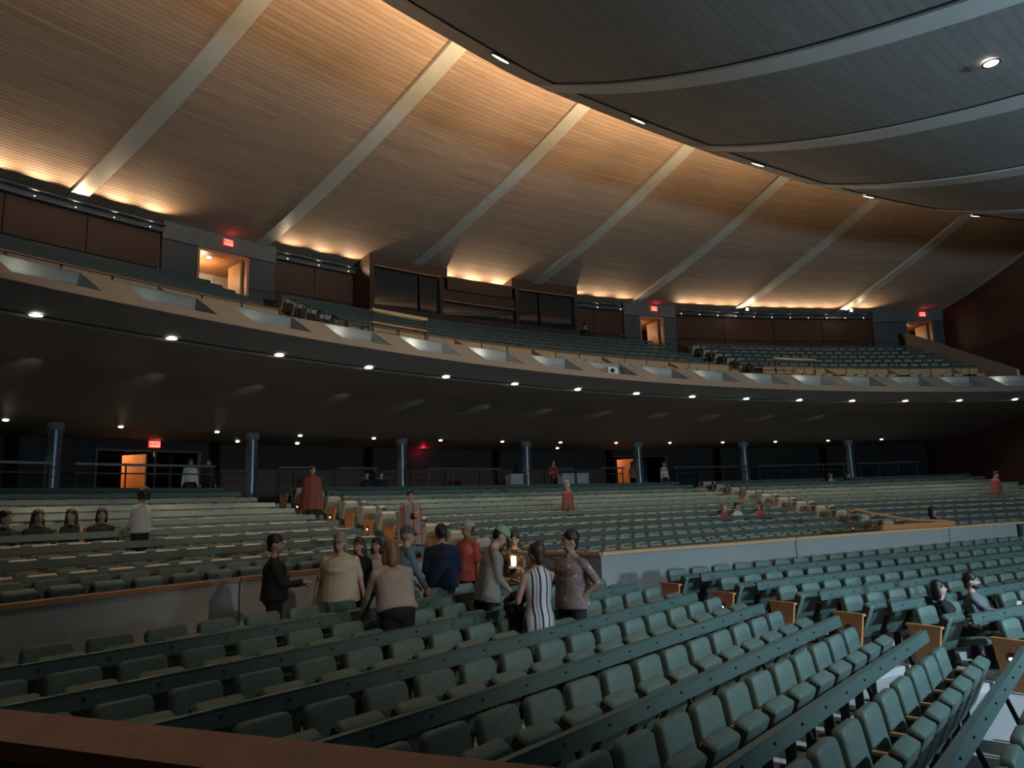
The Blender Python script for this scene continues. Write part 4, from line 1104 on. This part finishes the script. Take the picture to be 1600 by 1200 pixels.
def person(label, loc, face, H=1.72, skin=SKIN, hair=H_BROWN, style='short', top=None, legs=None, sleeve=1.0, lean=0, sidelean=0,
           head=(0, 0), lh=None, rh=None, seated=False, cap=None, glasses=False, build=1.0, fine=True, shoes=None, bust=0.0, dress=None, poncho=None, curl=35, hem=0.93, group=None, smile=False, stance=0.0, beard=False, inner=None):
    """a person facing azimuth `face` (deg); local x right, y forward, z up; hand targets lh, rh in local metres at H = 1.75"""
    s = H / 1.75
    t = thing('person', label, 'person', loc, rad(-face), group)
    vox = 0.017 if fine else 0.028
    V = lambda x, y, z: Vector((x, y, z)) * s
    hipz = 0.47 if seated else 0.93
    TM_ = Matrix.Translation(V(0, 0, hipz)) @ Matrix.Rotation(rad(sidelean), 4, 'Y') @ Matrix.Rotation(rad(-lean), 4, 'X') @ Matrix.Translation(V(0, 0, -0.93))
    T = lambda x, y, z: TM_ @ V(x, y, z)
    HM = Matrix.Translation(T(0, 0.0, 1.50)) @ TM_.to_3x3().to_4x4() @ Matrix.Rotation(rad(lean * 0.5), 4, 'X') @ Matrix.Rotation(rad(-head[0]), 4, 'Z') @ Matrix.Rotation(rad(head[1]), 4, 'X') @ Matrix.Translation(V(0, 0, -1.50))
    Hh = lambda x, y, z: HM @ V(x, y, z)
    R3 = TM_.to_3x3(); bw = build * 1.1; HM = HM @ Matrix.Translation(V(0, 0, 1.52)) @ Matrix.Scale(1.07, 4) @ Matrix.Translation(V(0, 0, -1.52)); HR = HM.to_3x3()
    # joints
    sh = {d: T(0.172 * d * (0.5 + 0.5 * bw), -0.005, 1.395) for d in (-1, 1)}
    ax = 0.27 + 0.30 * max(0, bw - 1.15); default = {-1: (-ax, 0.04, 0.80), 1: (ax, 0.04, 0.80)}
    arms = {}
    for d, tg in ((-1, lh), (1, rh)):
        tgt = V(*tg[:3]) if tg else (T(*default[d]) if lean < 25 else T(0.25 * d, 0.1, 0.85))
        hint = Vector((0.35 * d, -1, -0.25)) if not (tg and len(tg) > 3) else Vector(tg[3])
        el, wr = ik(sh[d], tgt, 0.29 * s, 0.255 * s, hint); arms[d] = (sh[d], el, wr)
    hp = {d: V(0.09 * d, 0, hipz) for d in (-1, 1)}
    leg = {}
    for d in (-1, 1):
        if seated: leg[d] = (hp[d], V(0.12 * d, 0.43, 0.50), V(0.13 * d, 0.44, 0.08))
        else: leg[d] = (hp[d], V((0.10 + stance * 0.5) * d, 0.015, 0.49), V((0.10 + stance) * d, 0, 0.075))
    # ---- body: one continuous skin surface
    b = MB()
    b.ell(T(0, 0, 0.95), (0.155 * s * bw, 0.105 * s * bw, 0.12 * s), R3); b.ell(T(0, 0, 1.10), (0.13 * s * bw, 0.092 * s * bw, 0.15 * s), R3); b.ell(T(0, 0, 1.29), (0.155 * s * bw, 0.105 * s * bw, 0.18 * s), R3)
    b.capsule(sh[-1] * 0.85 + T(0, 0, 1.425) * 0.15, sh[1] * 0.85 + T(0, 0, 1.425) * 0.15, 0.05 * s, 0.05 * s)
    for d in (-1, 1): b.capsule(T(0.02 * d, -0.012, 1.49), T(0.13 * d, -0.008, 1.41), 0.045 * s, 0.045 * s)
    b.capsule(T(0, -0.01, 1.42), Hh(0, 0.0, 1.56), 0.058 * s, 0.052 * s)
    b.ell(Hh(0, 0, 1.645), (0.074 * s, 0.094 * s, 0.105 * s), HR, 16, 10); b.ell(Hh(0, 0.028, 1.585), (0.055 * s, 0.062 * s, 0.062 * s), HR)
    b.capsule(Hh(0, 0.088, 1.648), Hh(0, 0.108, 1.612), 0.012 * s, 0.016 * s, 8)
    for d in (-1, 1): b.ell(Hh(0.076 * d, -0.005, 1.63), (0.014 * s, 0.024 * s, 0.033 * s), HR)
    for d in (-1, 1):
        a, e, w = arms[d]; b.capsule(a, e, 0.047 * s, 0.039 * s); b.capsule(e, w, 0.038 * s, 0.027 * s)
        h_, k_, an = leg[d]; b.capsule(h_, k_, 0.078 * s * bw, 0.055 * s); b.capsule(k_, an, 0.053 * s, 0.037 * s)
    ex = MB()
    for d in (-1, 1):
        a, e, w = arms[d]; f = (w - e).normalized(); side = Vector((-d * 0.3, 1, 0.2)) if abs(f.z) > 0.6 else Vector((-d, 0.2, 0.4))
        hand(ex, w, f, Vector((d, 0, 0)) if abs(f.z) > 0.6 else Vector((0, 0, 1)), side, s, curl)
    soft(b, 'body', skin, t, vox, 2, ex)
    # ---- face
    eb = MB()
    for d in (-1, 1): eb.ell(Hh(0.031 * d, 0.084, 1.650), (0.012 * s, 0.010 * s, 0.008 * s), HR, 8, 6)
    eb.build('eyes', M_EYE, t, smooth=True)
    eb = MB()
    for d in (-1, 1): eb.capsule(Hh(0.016 * d, 0.093, 1.672), Hh(0.048 * d, 0.080, 1.674), 0.006 * s, 0.004 * s, 6)
    eb.build('brows', hair if hair is not H_GREY else H_BROWN, t)
    mb = MB(); mb.capsule(Hh(-0.022, 0.082, 1.572 + (0.006 if smile else 0)), Hh(0, 0.094, 1.568), 0.007 * s, 0.009 * s, 6); mb.capsule(Hh(0, 0.094, 1.568), Hh(0.022, 0.082, 1.572 + (0.006 if smile else 0)), 0.009 * s, 0.007 * s, 6)
    mb.build('mouth', M_TEETH if smile else M_LIP, t)
    if beard:
        mb = MB(); mb.ell(Hh(0, 0.038, 1.565), (0.062 * s, 0.064 * s, 0.055 * s), HR); soft(mb, 'beard', hair, t, 0.014, 1)
    # ---- hair
    hb = MB()
    if cap is None:
        hb.ell(Hh(0, -0.017, 1.678), (0.088 * s, 0.102 * s, 0.103 * s), HR, 16, 10)
        for k in range(9): a_ = k * 2.4; hb.ell(Hh(0.052 * math.cos(a_), -0.02 + 0.06 * math.sin(a_), 1.735 - 0.006 * (k % 4)), (0.034 * s, 0.034 * s, 0.03 * s), HR, 8, 6)
    else:
        hb.ell(Hh(0, -0.030, 1.640), (0.078 * s, 0.078 * s, 0.085 * s), HR, 16, 10)
    if style == 'long':
        for d in (-1, 1): hb.capsule(Hh(0.055 * d, -0.035, 1.66), T(0.085 * d, -0.06, 1.36), 0.05 * s, 0.055 * s)
        hb.capsule(Hh(0, -0.06, 1.66), T(0, -0.10, 1.33), 0.075 * s, 0.07 * s)
    elif style == 'bob':
        for d in (-1, 1): hb.capsule(Hh(0.058 * d, -0.025, 1.67), Hh(0.068 * d, -0.02, 1.53), 0.045 * s, 0.042 * s)
        hb.capsule(Hh(0, -0.06, 1.66), Hh(0, -0.07, 1.52), 0.07 * s, 0.065 * s)
    elif style == 'bun':
        hb.ell(Hh(0, -0.075, 1.755), (0.045 * s, 0.045 * s, 0.04 * s), HR); hb.capsule(Hh(0, -0.05, 1.68), Hh(0, -0.06, 1.56), 0.065 * s, 0.05 * s)
    elif style == 'curly':
        for k in range(16):
            a_ = 2 * PI * k / 16; hb.ell(Hh(0.085 * math.cos(a_), -0.03 + 0.085 * min(0.5, math.sin(a_)), 1.70 - 0.06 * (k % 3)), (0.042 * s,) * 3, None, 8, 6)
        hb.ell(Hh(0, -0.05, 1.68), (0.10 * s, 0.09 * s, 0.12 * s), HR)
    elif cap is None:
        hb.capsule(Hh(0, -0.055, 1.66), Hh(0, -0.06, 1.575), 0.055 * s, 0.045 * s)
    # keep the face clear
    soft(hb, 'hair', hair, t, 0.016 if fine else 0.024, 2)
    if cap is not None:
        cb = MB(); cb.ell(Hh(0, -0.006, 1.672), (0.092 * s, 0.108 * s, 0.098 * s), HR, 18, 8, zmin=-0.05); cb.build('cap', cap, t, smooth=True)
        cb = MB(); rr = []
        for k in range(11):
            a_ = rad(-80 + 16 * k); rr.append((math.sin(a_), math.cos(a_)))
        lo = [Hh(0.085 * x, 0.075 + 0.0 * y, 1.668) for x, y in rr]; hi = [Hh(0.086 * x, 0.065 + 0.125 * y, 1.652 + 0.012 * (1 - x * x)) for x, y in rr]
        cb.loft([[p + HR @ Vector((0, 0, 0.006)) for p in lo], [p + HR @ Vector((0, 0, 0.006)) for p in hi], hi, lo], caps=False, closed=False); cb.build('brim', cap, t)
    if glasses:
        gb = MB()
        for d in (-1, 1):
            gb.path([Hh(d * 0.033 + 0.026 * math.cos(2 * PI * k / 10), 0.106, 1.648 + 0.02 * math.sin(2 * PI * k / 10)) for k in range(11)], 0.0035 * s, 5); gb.tube(Hh(d * 0.06, 0.10, 1.652), Hh(d * 0.08, -0.01, 1.65), 0.0035 * s, n=5)
        gb.tube(Hh(-0.008, 0.108, 1.652), Hh(0.008, 0.108, 1.652), 0.0035 * s, n=5); gb.build('glasses', M_BLACK, t)
    # ---- clothes
    if top is not None:
        b = MB(); g = 0.03 * s
        b.ell(T(0, 0, 1.29), (0.158 * s * bw + g, 0.110 * s * bw + g, 0.165 * s), R3, 16, 10); b.ell(T(0, 0, 1.10), (0.140 * s * bw + g, 0.104 * s * bw + g, 0.17 * s), R3, 16, 10)
        if bust: b.ell(T(0, 0.07, 1.25), (0.13 * s * bw, 0.07 * s * bw + bust * 0.05, 0.085 * s), R3)
        rg = []
        for z, kx, ky in ((hem, 0.172, 0.130), (hem + 0.05, 0.170, 0.130), (1.02, 0.160, 0.122), (1.12, 0.150, 0.112), (1.22, 0.152, 0.11)):
            rg.append([T((kx * bw * s + g) / s * math.cos(2 * PI * k / 20), (ky * bw * s + g) / s * math.sin(2 * PI * k / 20), z) for k in range(20)])
        b.loft(rg)
        b.capsule(sh[-1] * 0.8 + T(0, 0, 1.41) * 0.2, sh[1] * 0.8 + T(0, 0, 1.41) * 0.2, 0.058 * s, 0.058 * s)
        for d in (-1, 1): b.capsule(T(0.035 * d, -0.012, 1.455), T(0.14 * d, -0.008, 1.405), 0.055 * s, 0.055 * s)
        b.capsule(T(0, -0.012, 1.42), T(0, -0.005, 1.475), 0.072 * s, 0.064 * s)
        for d in (-1, 1):
            a, e, w = arms[d]
            if sleeve > 0: b.capsule(a, a + (e - a) * min(1, sleeve * 2), 0.062 * s, 0.058 * s)
            if sleeve > 0.5: b.capsule(e, e + (w - e) * min(0.98, sleeve * 2 - 1), 0.055 * s, 0.043 * s)
        soft(b, 'top', top, t, vox, 2)
    if inner is not None:
        b = MB(); b.ell(T(0, 0.055, 1.25), (0.10 * s, 0.098 * s, 0.15 * s), R3, 14, 8); soft(b, 'blouse', inner, t, vox, 1)
    if legs is not None:
        b = MB(); b.ell(V(0, -0.005, hipz + 0.02), (0.168 * s * bw, 0.128 * s * bw, 0.13 * s), None, 16, 10)
        for d in (-1, 1):
            h_, k_, an = leg[d]; b.capsule(h_, k_, 0.095 * s * bw, 0.075 * s); b.capsule(k_, k_ + (an - k_) * 0.93, 0.074 * s, 0.062 * s)
        soft(b, 'trousers', legs, t, vox, 2)
    if dress is not None:
        b = MB(); rings = []; n = 40
        prof = [(1.50, 0.068, 0.062), (1.455, 0.135, 0.085), (1.40, 0.178, 0.112), (1.30, 0.178, 0.128), (1.20, 0.165, 0.120), (1.10, 0.145, 0.108), (1.05, 0.150, 0.112), (0.95, 0.185, 0.145), (0.75, 0.20, 0.16), (0.5, 0.205, 0.165), (0.25, 0.215, 0.17), (0.10, 0.22, 0.175)]
        for z, rx, ry in prof:
            fo = 0.0 if z > 1.0 else 0.05 * (1 - z)
            rings.append([(T if z > 0.93 else V)(rx * (1 + fo * math.cos(7 * 2 * PI * k / n)) * math.cos(2 * PI * k / n), ry * (1 + fo * math.cos(7 * 2 * PI * k / n)) * math.sin(2 * PI * k / n), z) for k in range(n)])
        b.loft(rings, caps=False); b.build('dress', dress, t, smooth=True)
        b = MB(); b.loft([[T(0.150 * math.cos(2 * PI * k / 30), 0.112 * math.sin(2 * PI * k / 30), z) for k in range(30)] for z in (1.055, 1.095)], caps=False); b.build('belt', dress, t, smooth=True)
    if poncho is not None:
        b = MB(); rings = []; n = 48; zl = 0.55
        for j in range(13):
            u = j / 12
            if u < 0.25: z = 1.50 - 0.32 * u; rx = 0.075 + 0.72 * u; ry = 0.075 + 0.36 * u
            else: v = (u - 0.25) / 0.75; z = 1.42 - (1.42 - zl) * v; rx = 0.255 + 0.075 * v; ry = 0.165 + 0.05 * v
            rings.append([V(rx * (1 + 0.05 * u * math.cos(9 * 2 * PI * k / n)) * math.cos(2 * PI * k / n), ry * (1 + 0.06 * u * math.cos(9 * 2 * PI * k / n)) * math.sin(2 * PI * k / n), z - 0.03 * abs(math.cos(2 * PI * k / n)) * (u > 0.2)) for k in range(n)])
        b.loft(rings, caps=False); b.build('poncho', poncho, t, smooth=True)
    if not (legs is None and dress is None):
        b = MB()
        for d in (-1, 1):
            an = leg[d][2]; b.capsule(an + V(0, -0.03, -0.035), an + V(0, 0.15, -0.045), 0.042 * s, 0.034 * s)
        b.v = [(x[0], x[1], max(x[2], 0.002)) for x in b.v]; b.build('shoes', shoes or M_BLACK, t, smooth=True)
    return t


C_BLACK = cloth('black cloth', (0.012, 0.012, 0.013)); C_NAVY = cloth('navy cloth', (0.010, 0.016, 0.045)); C_DARKB = cloth('dark trousers', (0.018, 0.018, 0.03))
C_CREAM = striped('cream knit', [(0.0, (0.62, 0.50, 0.38)), (0.6, (0.48, 0.37, 0.27))], 'Z', 0.03)
C_TAUPE = cloth('taupe jacket', (0.40, 0.32, 0.275)); C_DENIM = cloth('faded denim shirt', (0.13, 0.17, 0.21)); C_SALMON = cloth('salmon shirt', (0.55, 0.12, 0.10))
C_GREYS = cloth('grey brown shirt', (0.27, 0.235, 0.21)); C_GOLD = floral('gold pattern top', (0.02, 0.01, 0.008), [(0.48, (0.10, 0.04, 0.015)), (0.62, (0.45, 0.25, 0.08))])
C_STRIPE = striped('navy and white stripes', [(0.0, (0.62, 0.60, 0.60)), (0.36, (0.05, 0.055, 0.09)), (0.5, (0.62, 0.60, 0.60)), (0.62, (0.30, 0.29, 0.30)), (0.74, (0.62, 0.6, 0.6)), (0.84, (0.03, 0.035, 0.06))], 'X', 0.17)
C_FLORAL = floral('floral shirt', (0.09, 0.085, 0.11), [(0.42, (0.16, 0.13, 0.15)), (0.52, (0.30, 0.19, 0.17)), (0.60, (0.12, 0.10, 0.12)), (0.66, (0.50, 0.42, 0.38))])
C_PONCHO = striped('red striped poncho', [(0.0, (0.15, 0.028, 0.018)), (0.25, (0.07, 0.015, 0.012)), (0.4, (0.21, 0.05, 0.028)), (0.6, (0.05, 0.012, 0.01)), (0.75, (0.17, 0.035, 0.022))], 'X', 0.13)
C_PONCHO2 = striped('pink grey poncho', [(0.0, (0.40, 0.12, 0.07)), (0.25, (0.34, 0.24, 0.20)), (0.55, (0.28, 0.19, 0.17)), (0.75, (0.38, 0.25, 0.2)), (0.9, (0.12, 0.04, 0.03))], 'X', 0.21)
C_ORANGE = striped('orange poncho', [(0.0, (0.32, 0.08, 0.04)), (0.4, (0.25, 0.11, 0.07)), (0.6, (0.05, 0.02, 0.015)), (0.8, (0.30, 0.12, 0.07))], 'X', 0.2)
C_LIGHT = cloth('pale scarf cloth', (0.55, 0.50, 0.42)); C_WHITE = cloth('white cloth', (0.6, 0.58, 0.55)); C_RED = cloth('red cloth', (0.38, 0.06, 0.05)); C_LILAC = cloth('pale blue top', (0.40, 0.45, 0.62)); C_GREYT = cloth('grey shirt', (0.16, 0.17, 0.18))
K_GREEN = mat('green cap cloth', (0.22, 0.36, 0.22), 0.8, var=0.2, scale=14); K_TAN = mat('tan cap cloth', (0.36, 0.29, 0.22), 0.8, var=0.1); K_GREY = mat('brown grey cap cloth', (0.10, 0.08, 0.065), 0.8, var=0.1); K_DARK = mat('dark cap cloth', (0.02, 0.022, 0.022), 0.8, var=0.1)

E_ = lambda x, y, z: (x, y, z + ZE)
# the group chatting by the grey wall
person('man in black jacket with dark hair and raised hand, left of the cream-topped woman', E_(-3.17, 9.66, floorz(0)), 75, 1.72, SKIN2, H_BLACK, 'short', C_BLACK, C_BLACK, 1.0, rh=(0.10, 0.34, 1.14), lh=(-0.12, 0.30, 1.10), build=1.08, head=(8, -3))
person('woman in cream knit top with glasses and grey hair, facing the camera', E_(-2.47, 10.30, floorz(0)), 188, 1.69, SKIN, H_GREY, 'bob', C_CREAM, C_BLACK, 0.42, glasses=True, build=1.42, bust=1.0, head=(4, -8), hem=0.82)
person('woman with long brown hair half hidden behind the cream-topped woman', E_(-2.44, 11.35, floorz(0)), 200, 1.58, SKIN2, H_BROWN, 'long', C_BLACK, C_BLACK, 1.0)
person('woman in taupe jacket leaning over a rail, back to camera, light brown hair', E_(-1.38, 8.45, floorz(1)), -28, 1.78, SKIN, H_GINGER, 'bob', C_TAUPE, C_BLACK, 1.0, lean=24, lh=(-0.28, 0.42, 0.88), rh=(0.18, 0.45, 0.95), build=1.12, hem=0.95, head=(0, 8))
person('dark-haired woman mostly hidden behind the taupe jacket', E_(-2.25, 11.75, floorz(0)), 190, 1.55, SKIN, H_BLACK, 'bob', C_LIGHT, C_BLACK, 1.0)
person('man in grey-brown cap and faded denim shirt leaning on a seat', E_(-1.68, 10.45, floorz(0)), 62, 1.76, SKIN, H_GREY, 'short', C_DENIM, C_DARKB, 1.0, cap=K_GREY, lean=12, rh=(0.12, 0.36, 0.88), lh=(-0.22, 0.30, 0.95), glasses=True)
person('man in navy shirt and dark cap with his back to the camera', E_(-1.14, 11.05, floorz(0)), -15, 1.75, SKIN2, H_BLACK, 'short', C_NAVY, C_BLACK, 0.5, cap=K_DARK, build=1.18, lh=(-0.2, 0.2, 1.0), rh=(0.2, 0.25, 1.05), hem=0.85)
person('man in salmon shirt and tan cap beside the navy shirt', E_(-0.80, 11.90, floorz(0)), 225, 1.78, SKIN2, H_BROWN, 'short', C_SALMON, C_DARKB, 0.42, cap=K_TAN, head=(25, 0), hem=0.84)
person('tall man in grey shirt and green cap looking down at a phone', E_(-0.42, 9.92, floorz(1)), 78, 1.86, SKIN, H_BLACK, 'short', C_GREYS, C_BLACK, 0.8, cap=K_GREEN, lean=10, head=(0, -32), rh=(0.12, 0.28, 0.92), lh=(-0.10, 0.30, 1.05), hem=0.82)
person('woman with long dark curls and gold patterned top holding a lit phone', E_(-0.06, 11.30, floorz(0)), 178, 1.60, SKIN, H_BROWN, 'long', C_GOLD, C_BLACK, 0.9, lh=(0.02, 0.27, 1.20), rh=(-0.02, 0.27, 1.18), head=(0, -12))
person('woman in navy and white striped dress holding a black jacket', E_(0.22, 8.72, floorz(2)), -25, 1.73, SKIN2, H_BROWN, 'bun', None, None, 0, dress=C_STRIPE, lh=(-0.22, 0.24, 1.08), rh=(-0.05, 0.28, 1.12), head=(-10, -4))
person('smiling man in dark floral shirt with hand on hip', E_(0.66, 9.45, floorz(2)), 225, 1.84, SKIN2, H_BLACK, 'short', C_FLORAL, C_DARKB, 0.42, lh=(-0.19, 0.04, 1.00, (-1, -0.5, 0.1)), rh=(0.34, 0.20, 0.88), head=(28, 2), build=1.1, smile=True, hem=0.86)
# things in their hands
ph = thing('phone', 'lit phone held up by the woman with dark curls', 'phone', (-0.07, 11.00, floorz(0) + ZE + 1.20), rad(180))
b = MB(); b.box((0, 0, 0), (0.038, 0, 0), (0, 0.005, 0), (0, 0, 0.075)); b.build('case', M_BLACK, ph)
b = MB(); b.box((0, 0.0055, 0), (0.035, 0, 0), (0, 0.001, 0), (0, 0, 0.07)); b.build('screen', mat('phone screen', (1, 1, 1), 0.3, var=0, emit=(1.0, 0.9, 0.7), estr=5), ph)
point('phone_glow', (-0.05, 11.12, floorz(0) + ZE + 1.25), 0.5, (1.0, 0.75, 0.45), 0.04)
b = MB()
for k in range(10): b.ell((0.05 * math.cos(k * 2.1), 0.05 * math.sin(k * 1.7), -0.06 * k), (0.13 - 0.004 * k, 0.11, 0.08), None, 10, 6)
soft(b, 'jacket', C_BLACK, None, 0.02, 2)
finish_people()
jk = [o for o in COL.objects if o.name.startswith('jacket')][0]; jk.location = (-0.06, 8.98, floorz(2) + ZE + 1.12); tag(jk, 'black jacket bundled in the arms of the striped-dress woman', 'jacket')
# ushers and standing people further back
person('usher in pink and grey poncho holding an orange cup on the rear stairs', P(-45.9, 39.0, zf(39.4)), 150, 1.74, SKIN, H_BLACK, 'short', C_BLACK, C_DARKB, 1.0, poncho=C_PONCHO2, rh=(-0.02, 0.30, 1.16), fine=False)
person('usher in dark red striped poncho high on the rear stairs', P(-45.4, 44.0, zf(44.4)), 160, 1.74, SKIN2, H_BROWN, 'short', C_BLACK, C_BLACK, 1.0, poncho=C_PONCHO, head=(-20, -10), fine=False)
person('woman with pale scarf and dark curls standing among the left rear seats', P(-53.9, 40.15, zf(40.3)), 280, 1.69, SKIN2, H_BLACK, 'curly', C_LIGHT, C_BLACK, 1.0, lh=(-0.1, 0.3, 1.0), rh=(0.1, 0.3, 1.0), fine=False)
person('usher with grey hair and orange poncho standing mid rear stalls', P(-35.7, 41.0, zf(41.0)), 100, 1.76, SKIN, H_GREY, 'bob', C_BLACK, C_BLACK, 1.0, poncho=C_ORANGE, head=(30, 0), fine=False)
person('person in black standing at the wooden platform by the second stairs', P(-22.6, 34.6, zf(34.6)), 110, 1.72, SKIN2, H_BLACK, 'bob', C_BLACK, C_BLACK, 0.3, fine=False)
person('usher in orange red poncho at the far right of the rear stalls', P(-7.9, 41.0, zf(41.0)), 120, 1.76, SKIN, H_BROWN, 'short', C_RED, C_BLACK, 1.0, poncho=C_ORANGE, head=(0, -20), fine=False)
person('man in black standing beside the control booth on the balcony', P(-25.9, 50.0, 7.0), 190, 1.85, SKIN, H_BLACK, 'short', C_BLACK, C_BLACK, 0.5, head=(0, -25), fine=False)
# seated people
sz = lambda R: zf(R) - 0.0
for lb, th_, R, fc, sk, hr, stl, tp, sv in (
    ('seated woman in black turned sideways, far left of rear stalls', -56.5, 41.05, 95, SKIN, H_BLACK, 'short', C_BLACK, 1.0),
    ('seated woman with long brown hair, second from left of rear stalls', -55.8, 41.05, 130, SKIN, H_BROWN, 'long', C_BLACK, 1.0),
    ('seated woman in black tank top with bare shoulders, rear left stalls', -55.05, 41.05, 165, SKIN, H_BROWN, 'long', C_BLACK, 0.0),
    ('seated woman leaning forward with arms on a rail, rear left stalls', -54.3, 41.05, 150, SKIN2, H_BLACK, 'bob', C_BLACK, 0.4),
    ('seated blonde person in orange, left of trio in middle rear stalls', -28.6, 39.15, 120, SKIN, H_GINGER, 'bob', C_RED, 1.0),
    ('seated person in white with hand to face, middle of rear trio', -27.75, 39.15, 140, SKIN2, H_BLACK, 'short', C_WHITE, 0.4),
    ('seated woman in red with long dark hair, right of rear trio', -26.3, 39.15, 250, SKIN2, H_BROWN, 'long', C_RED, 1.0),
    ('seated woman in white top, left of pair in right rear stalls', -13.6, 45.8, 130, SKIN, H_BROWN, 'bob', C_WHITE, 1.0),
    ('seated man in black T-shirt, right of pair in right rear stalls', -12.4, 45.8, 120, SKIN, H_BLACK, 'short', C_BLACK, 0.4),
):
    person(lb, P(th_, R, zf(R - 0.2)), fc, 1.70, sk, hr, stl, tp, C_BLACK, sv, seated=True, fine=False, lh=(-0.12, 0.28, 0.68), rh=(0.12, 0.28, 0.68))
for lb, th_, hr in (('dim seated figure at the back, left of pair behind last row', -40.3, H_BLACK), ('dim seated figure at the back, right of pair behind last row', -39.6, H_BROWN)):
    person(lb, P(th_, 47.8, 0.22), 165, 1.68, SKIN, hr, 'short', C_BLACK, C_BLACK, 1.0, seated=True, fine=False)
person('person with bare arm sitting on the rear stairs behind the denim shirt', P(-46.3, 36.6, zf(36.9) - 0.25), 120, 1.62, SKIN2, H_BLACK, 'short', C_BLACK, None, 0.3, seated=True, fine=False)
for lb, x, R, tp in (('pale-topped woman in silhouette at the middle rear doorway', -22.05, 51.8, C_WHITE), ('dark silhouette standing in the middle rear doorway', -21.35, 52.0, C_BLACK), ('person in white peeking from behind the doorway column', -19.9, 51.9, C_WHITE),
                     ('dim figure with pale collar behind the left rear rail', -45.9, 51.6, C_LIGHT), ('dim figure with orange bag behind the left rear rail', -45.2, 51.6, C_BLACK), ('dim figure in dark red by a rear column', -28.4, 50.0, C_RED)):
    person(lb, P(x, R, 0.4), 150, 1.70, SKIN, H_BROWN, 'bob', tp, C_BLACK, 1.0, fine=False)
# couple seated in the right front block
p1 = QM(11.04, 6.42, floorz(5)); p2 = QM(11.80, 6.44, floorz(5))
person('woman with dark bob and pale blue top slouched in a front seat', p1, 120, 1.60, SKIN, H_BLACK, 'bob', C_BLACK, C_BLACK, 0.9, seated=True, lh=(-0.10, 0.24, 0.62), rh=(0.10, 0.24, 0.62), lean=-14, head=(-6, 0), inner=C_LILAC)
person('bearded man in grey shirt looking at his phone in a front seat', p2, 122, 1.66, SKIN, H_BLACK, 'short', C_GREYT, C_BLACK, 0.5, seated=True, lh=(-0.06, 0.36, 0.72), rh=(0.06, 0.36, 0.72), beard=True, lean=-8, head=(0, -6))
ph = thing('phone', 'dark phone in the hands of the bearded seated man', 'phone', p2 + Vector((0.42, -0.28, 0.78)), rad(-60))
b = MB(); b.box((0, 0, 0), (0.038, 0, 0), (0, 0.005, 0.0), (0, 0.03, 0.07)); b.build('case', M_BLACK, ph)
b = MB(); b.box((0, -0.007, 0), (0.034, 0, 0), (0, 0.001, 0.0), (0, 0.028, 0.064)); b.build('screen', mat('dim phone screen', (0.1, 0.1, 0.1), 0.3, var=0, emit=(0.7, 0.8, 1.0), estr=0.6), ph)
# cup of the usher
u = P(-45.9, 39.0, zf(39.4)); f_ = Vector((math.sin(rad(150)), math.cos(rad(150)), 0))
cp = thing('paper_cup', 'orange paper cup held by the pink poncho usher', 'cup', u + f_ * 0.33 + Vector((0, 0, 1.14)))
b = MB(); b.tube((0, 0, 0), (0, 0, 0.11), 0.035, 0.045, n=14); b.build('cup', mat('orange paper', (0.7, 0.18, 0.04), 0.6), cp)
b = MB(); b.tube((0, 0, 0.105), (0, 0, 0.118), 0.048, n=14); b.build('lid', mat('white lid', (0.7, 0.68, 0.62), 0.5), cp)
finish_people()
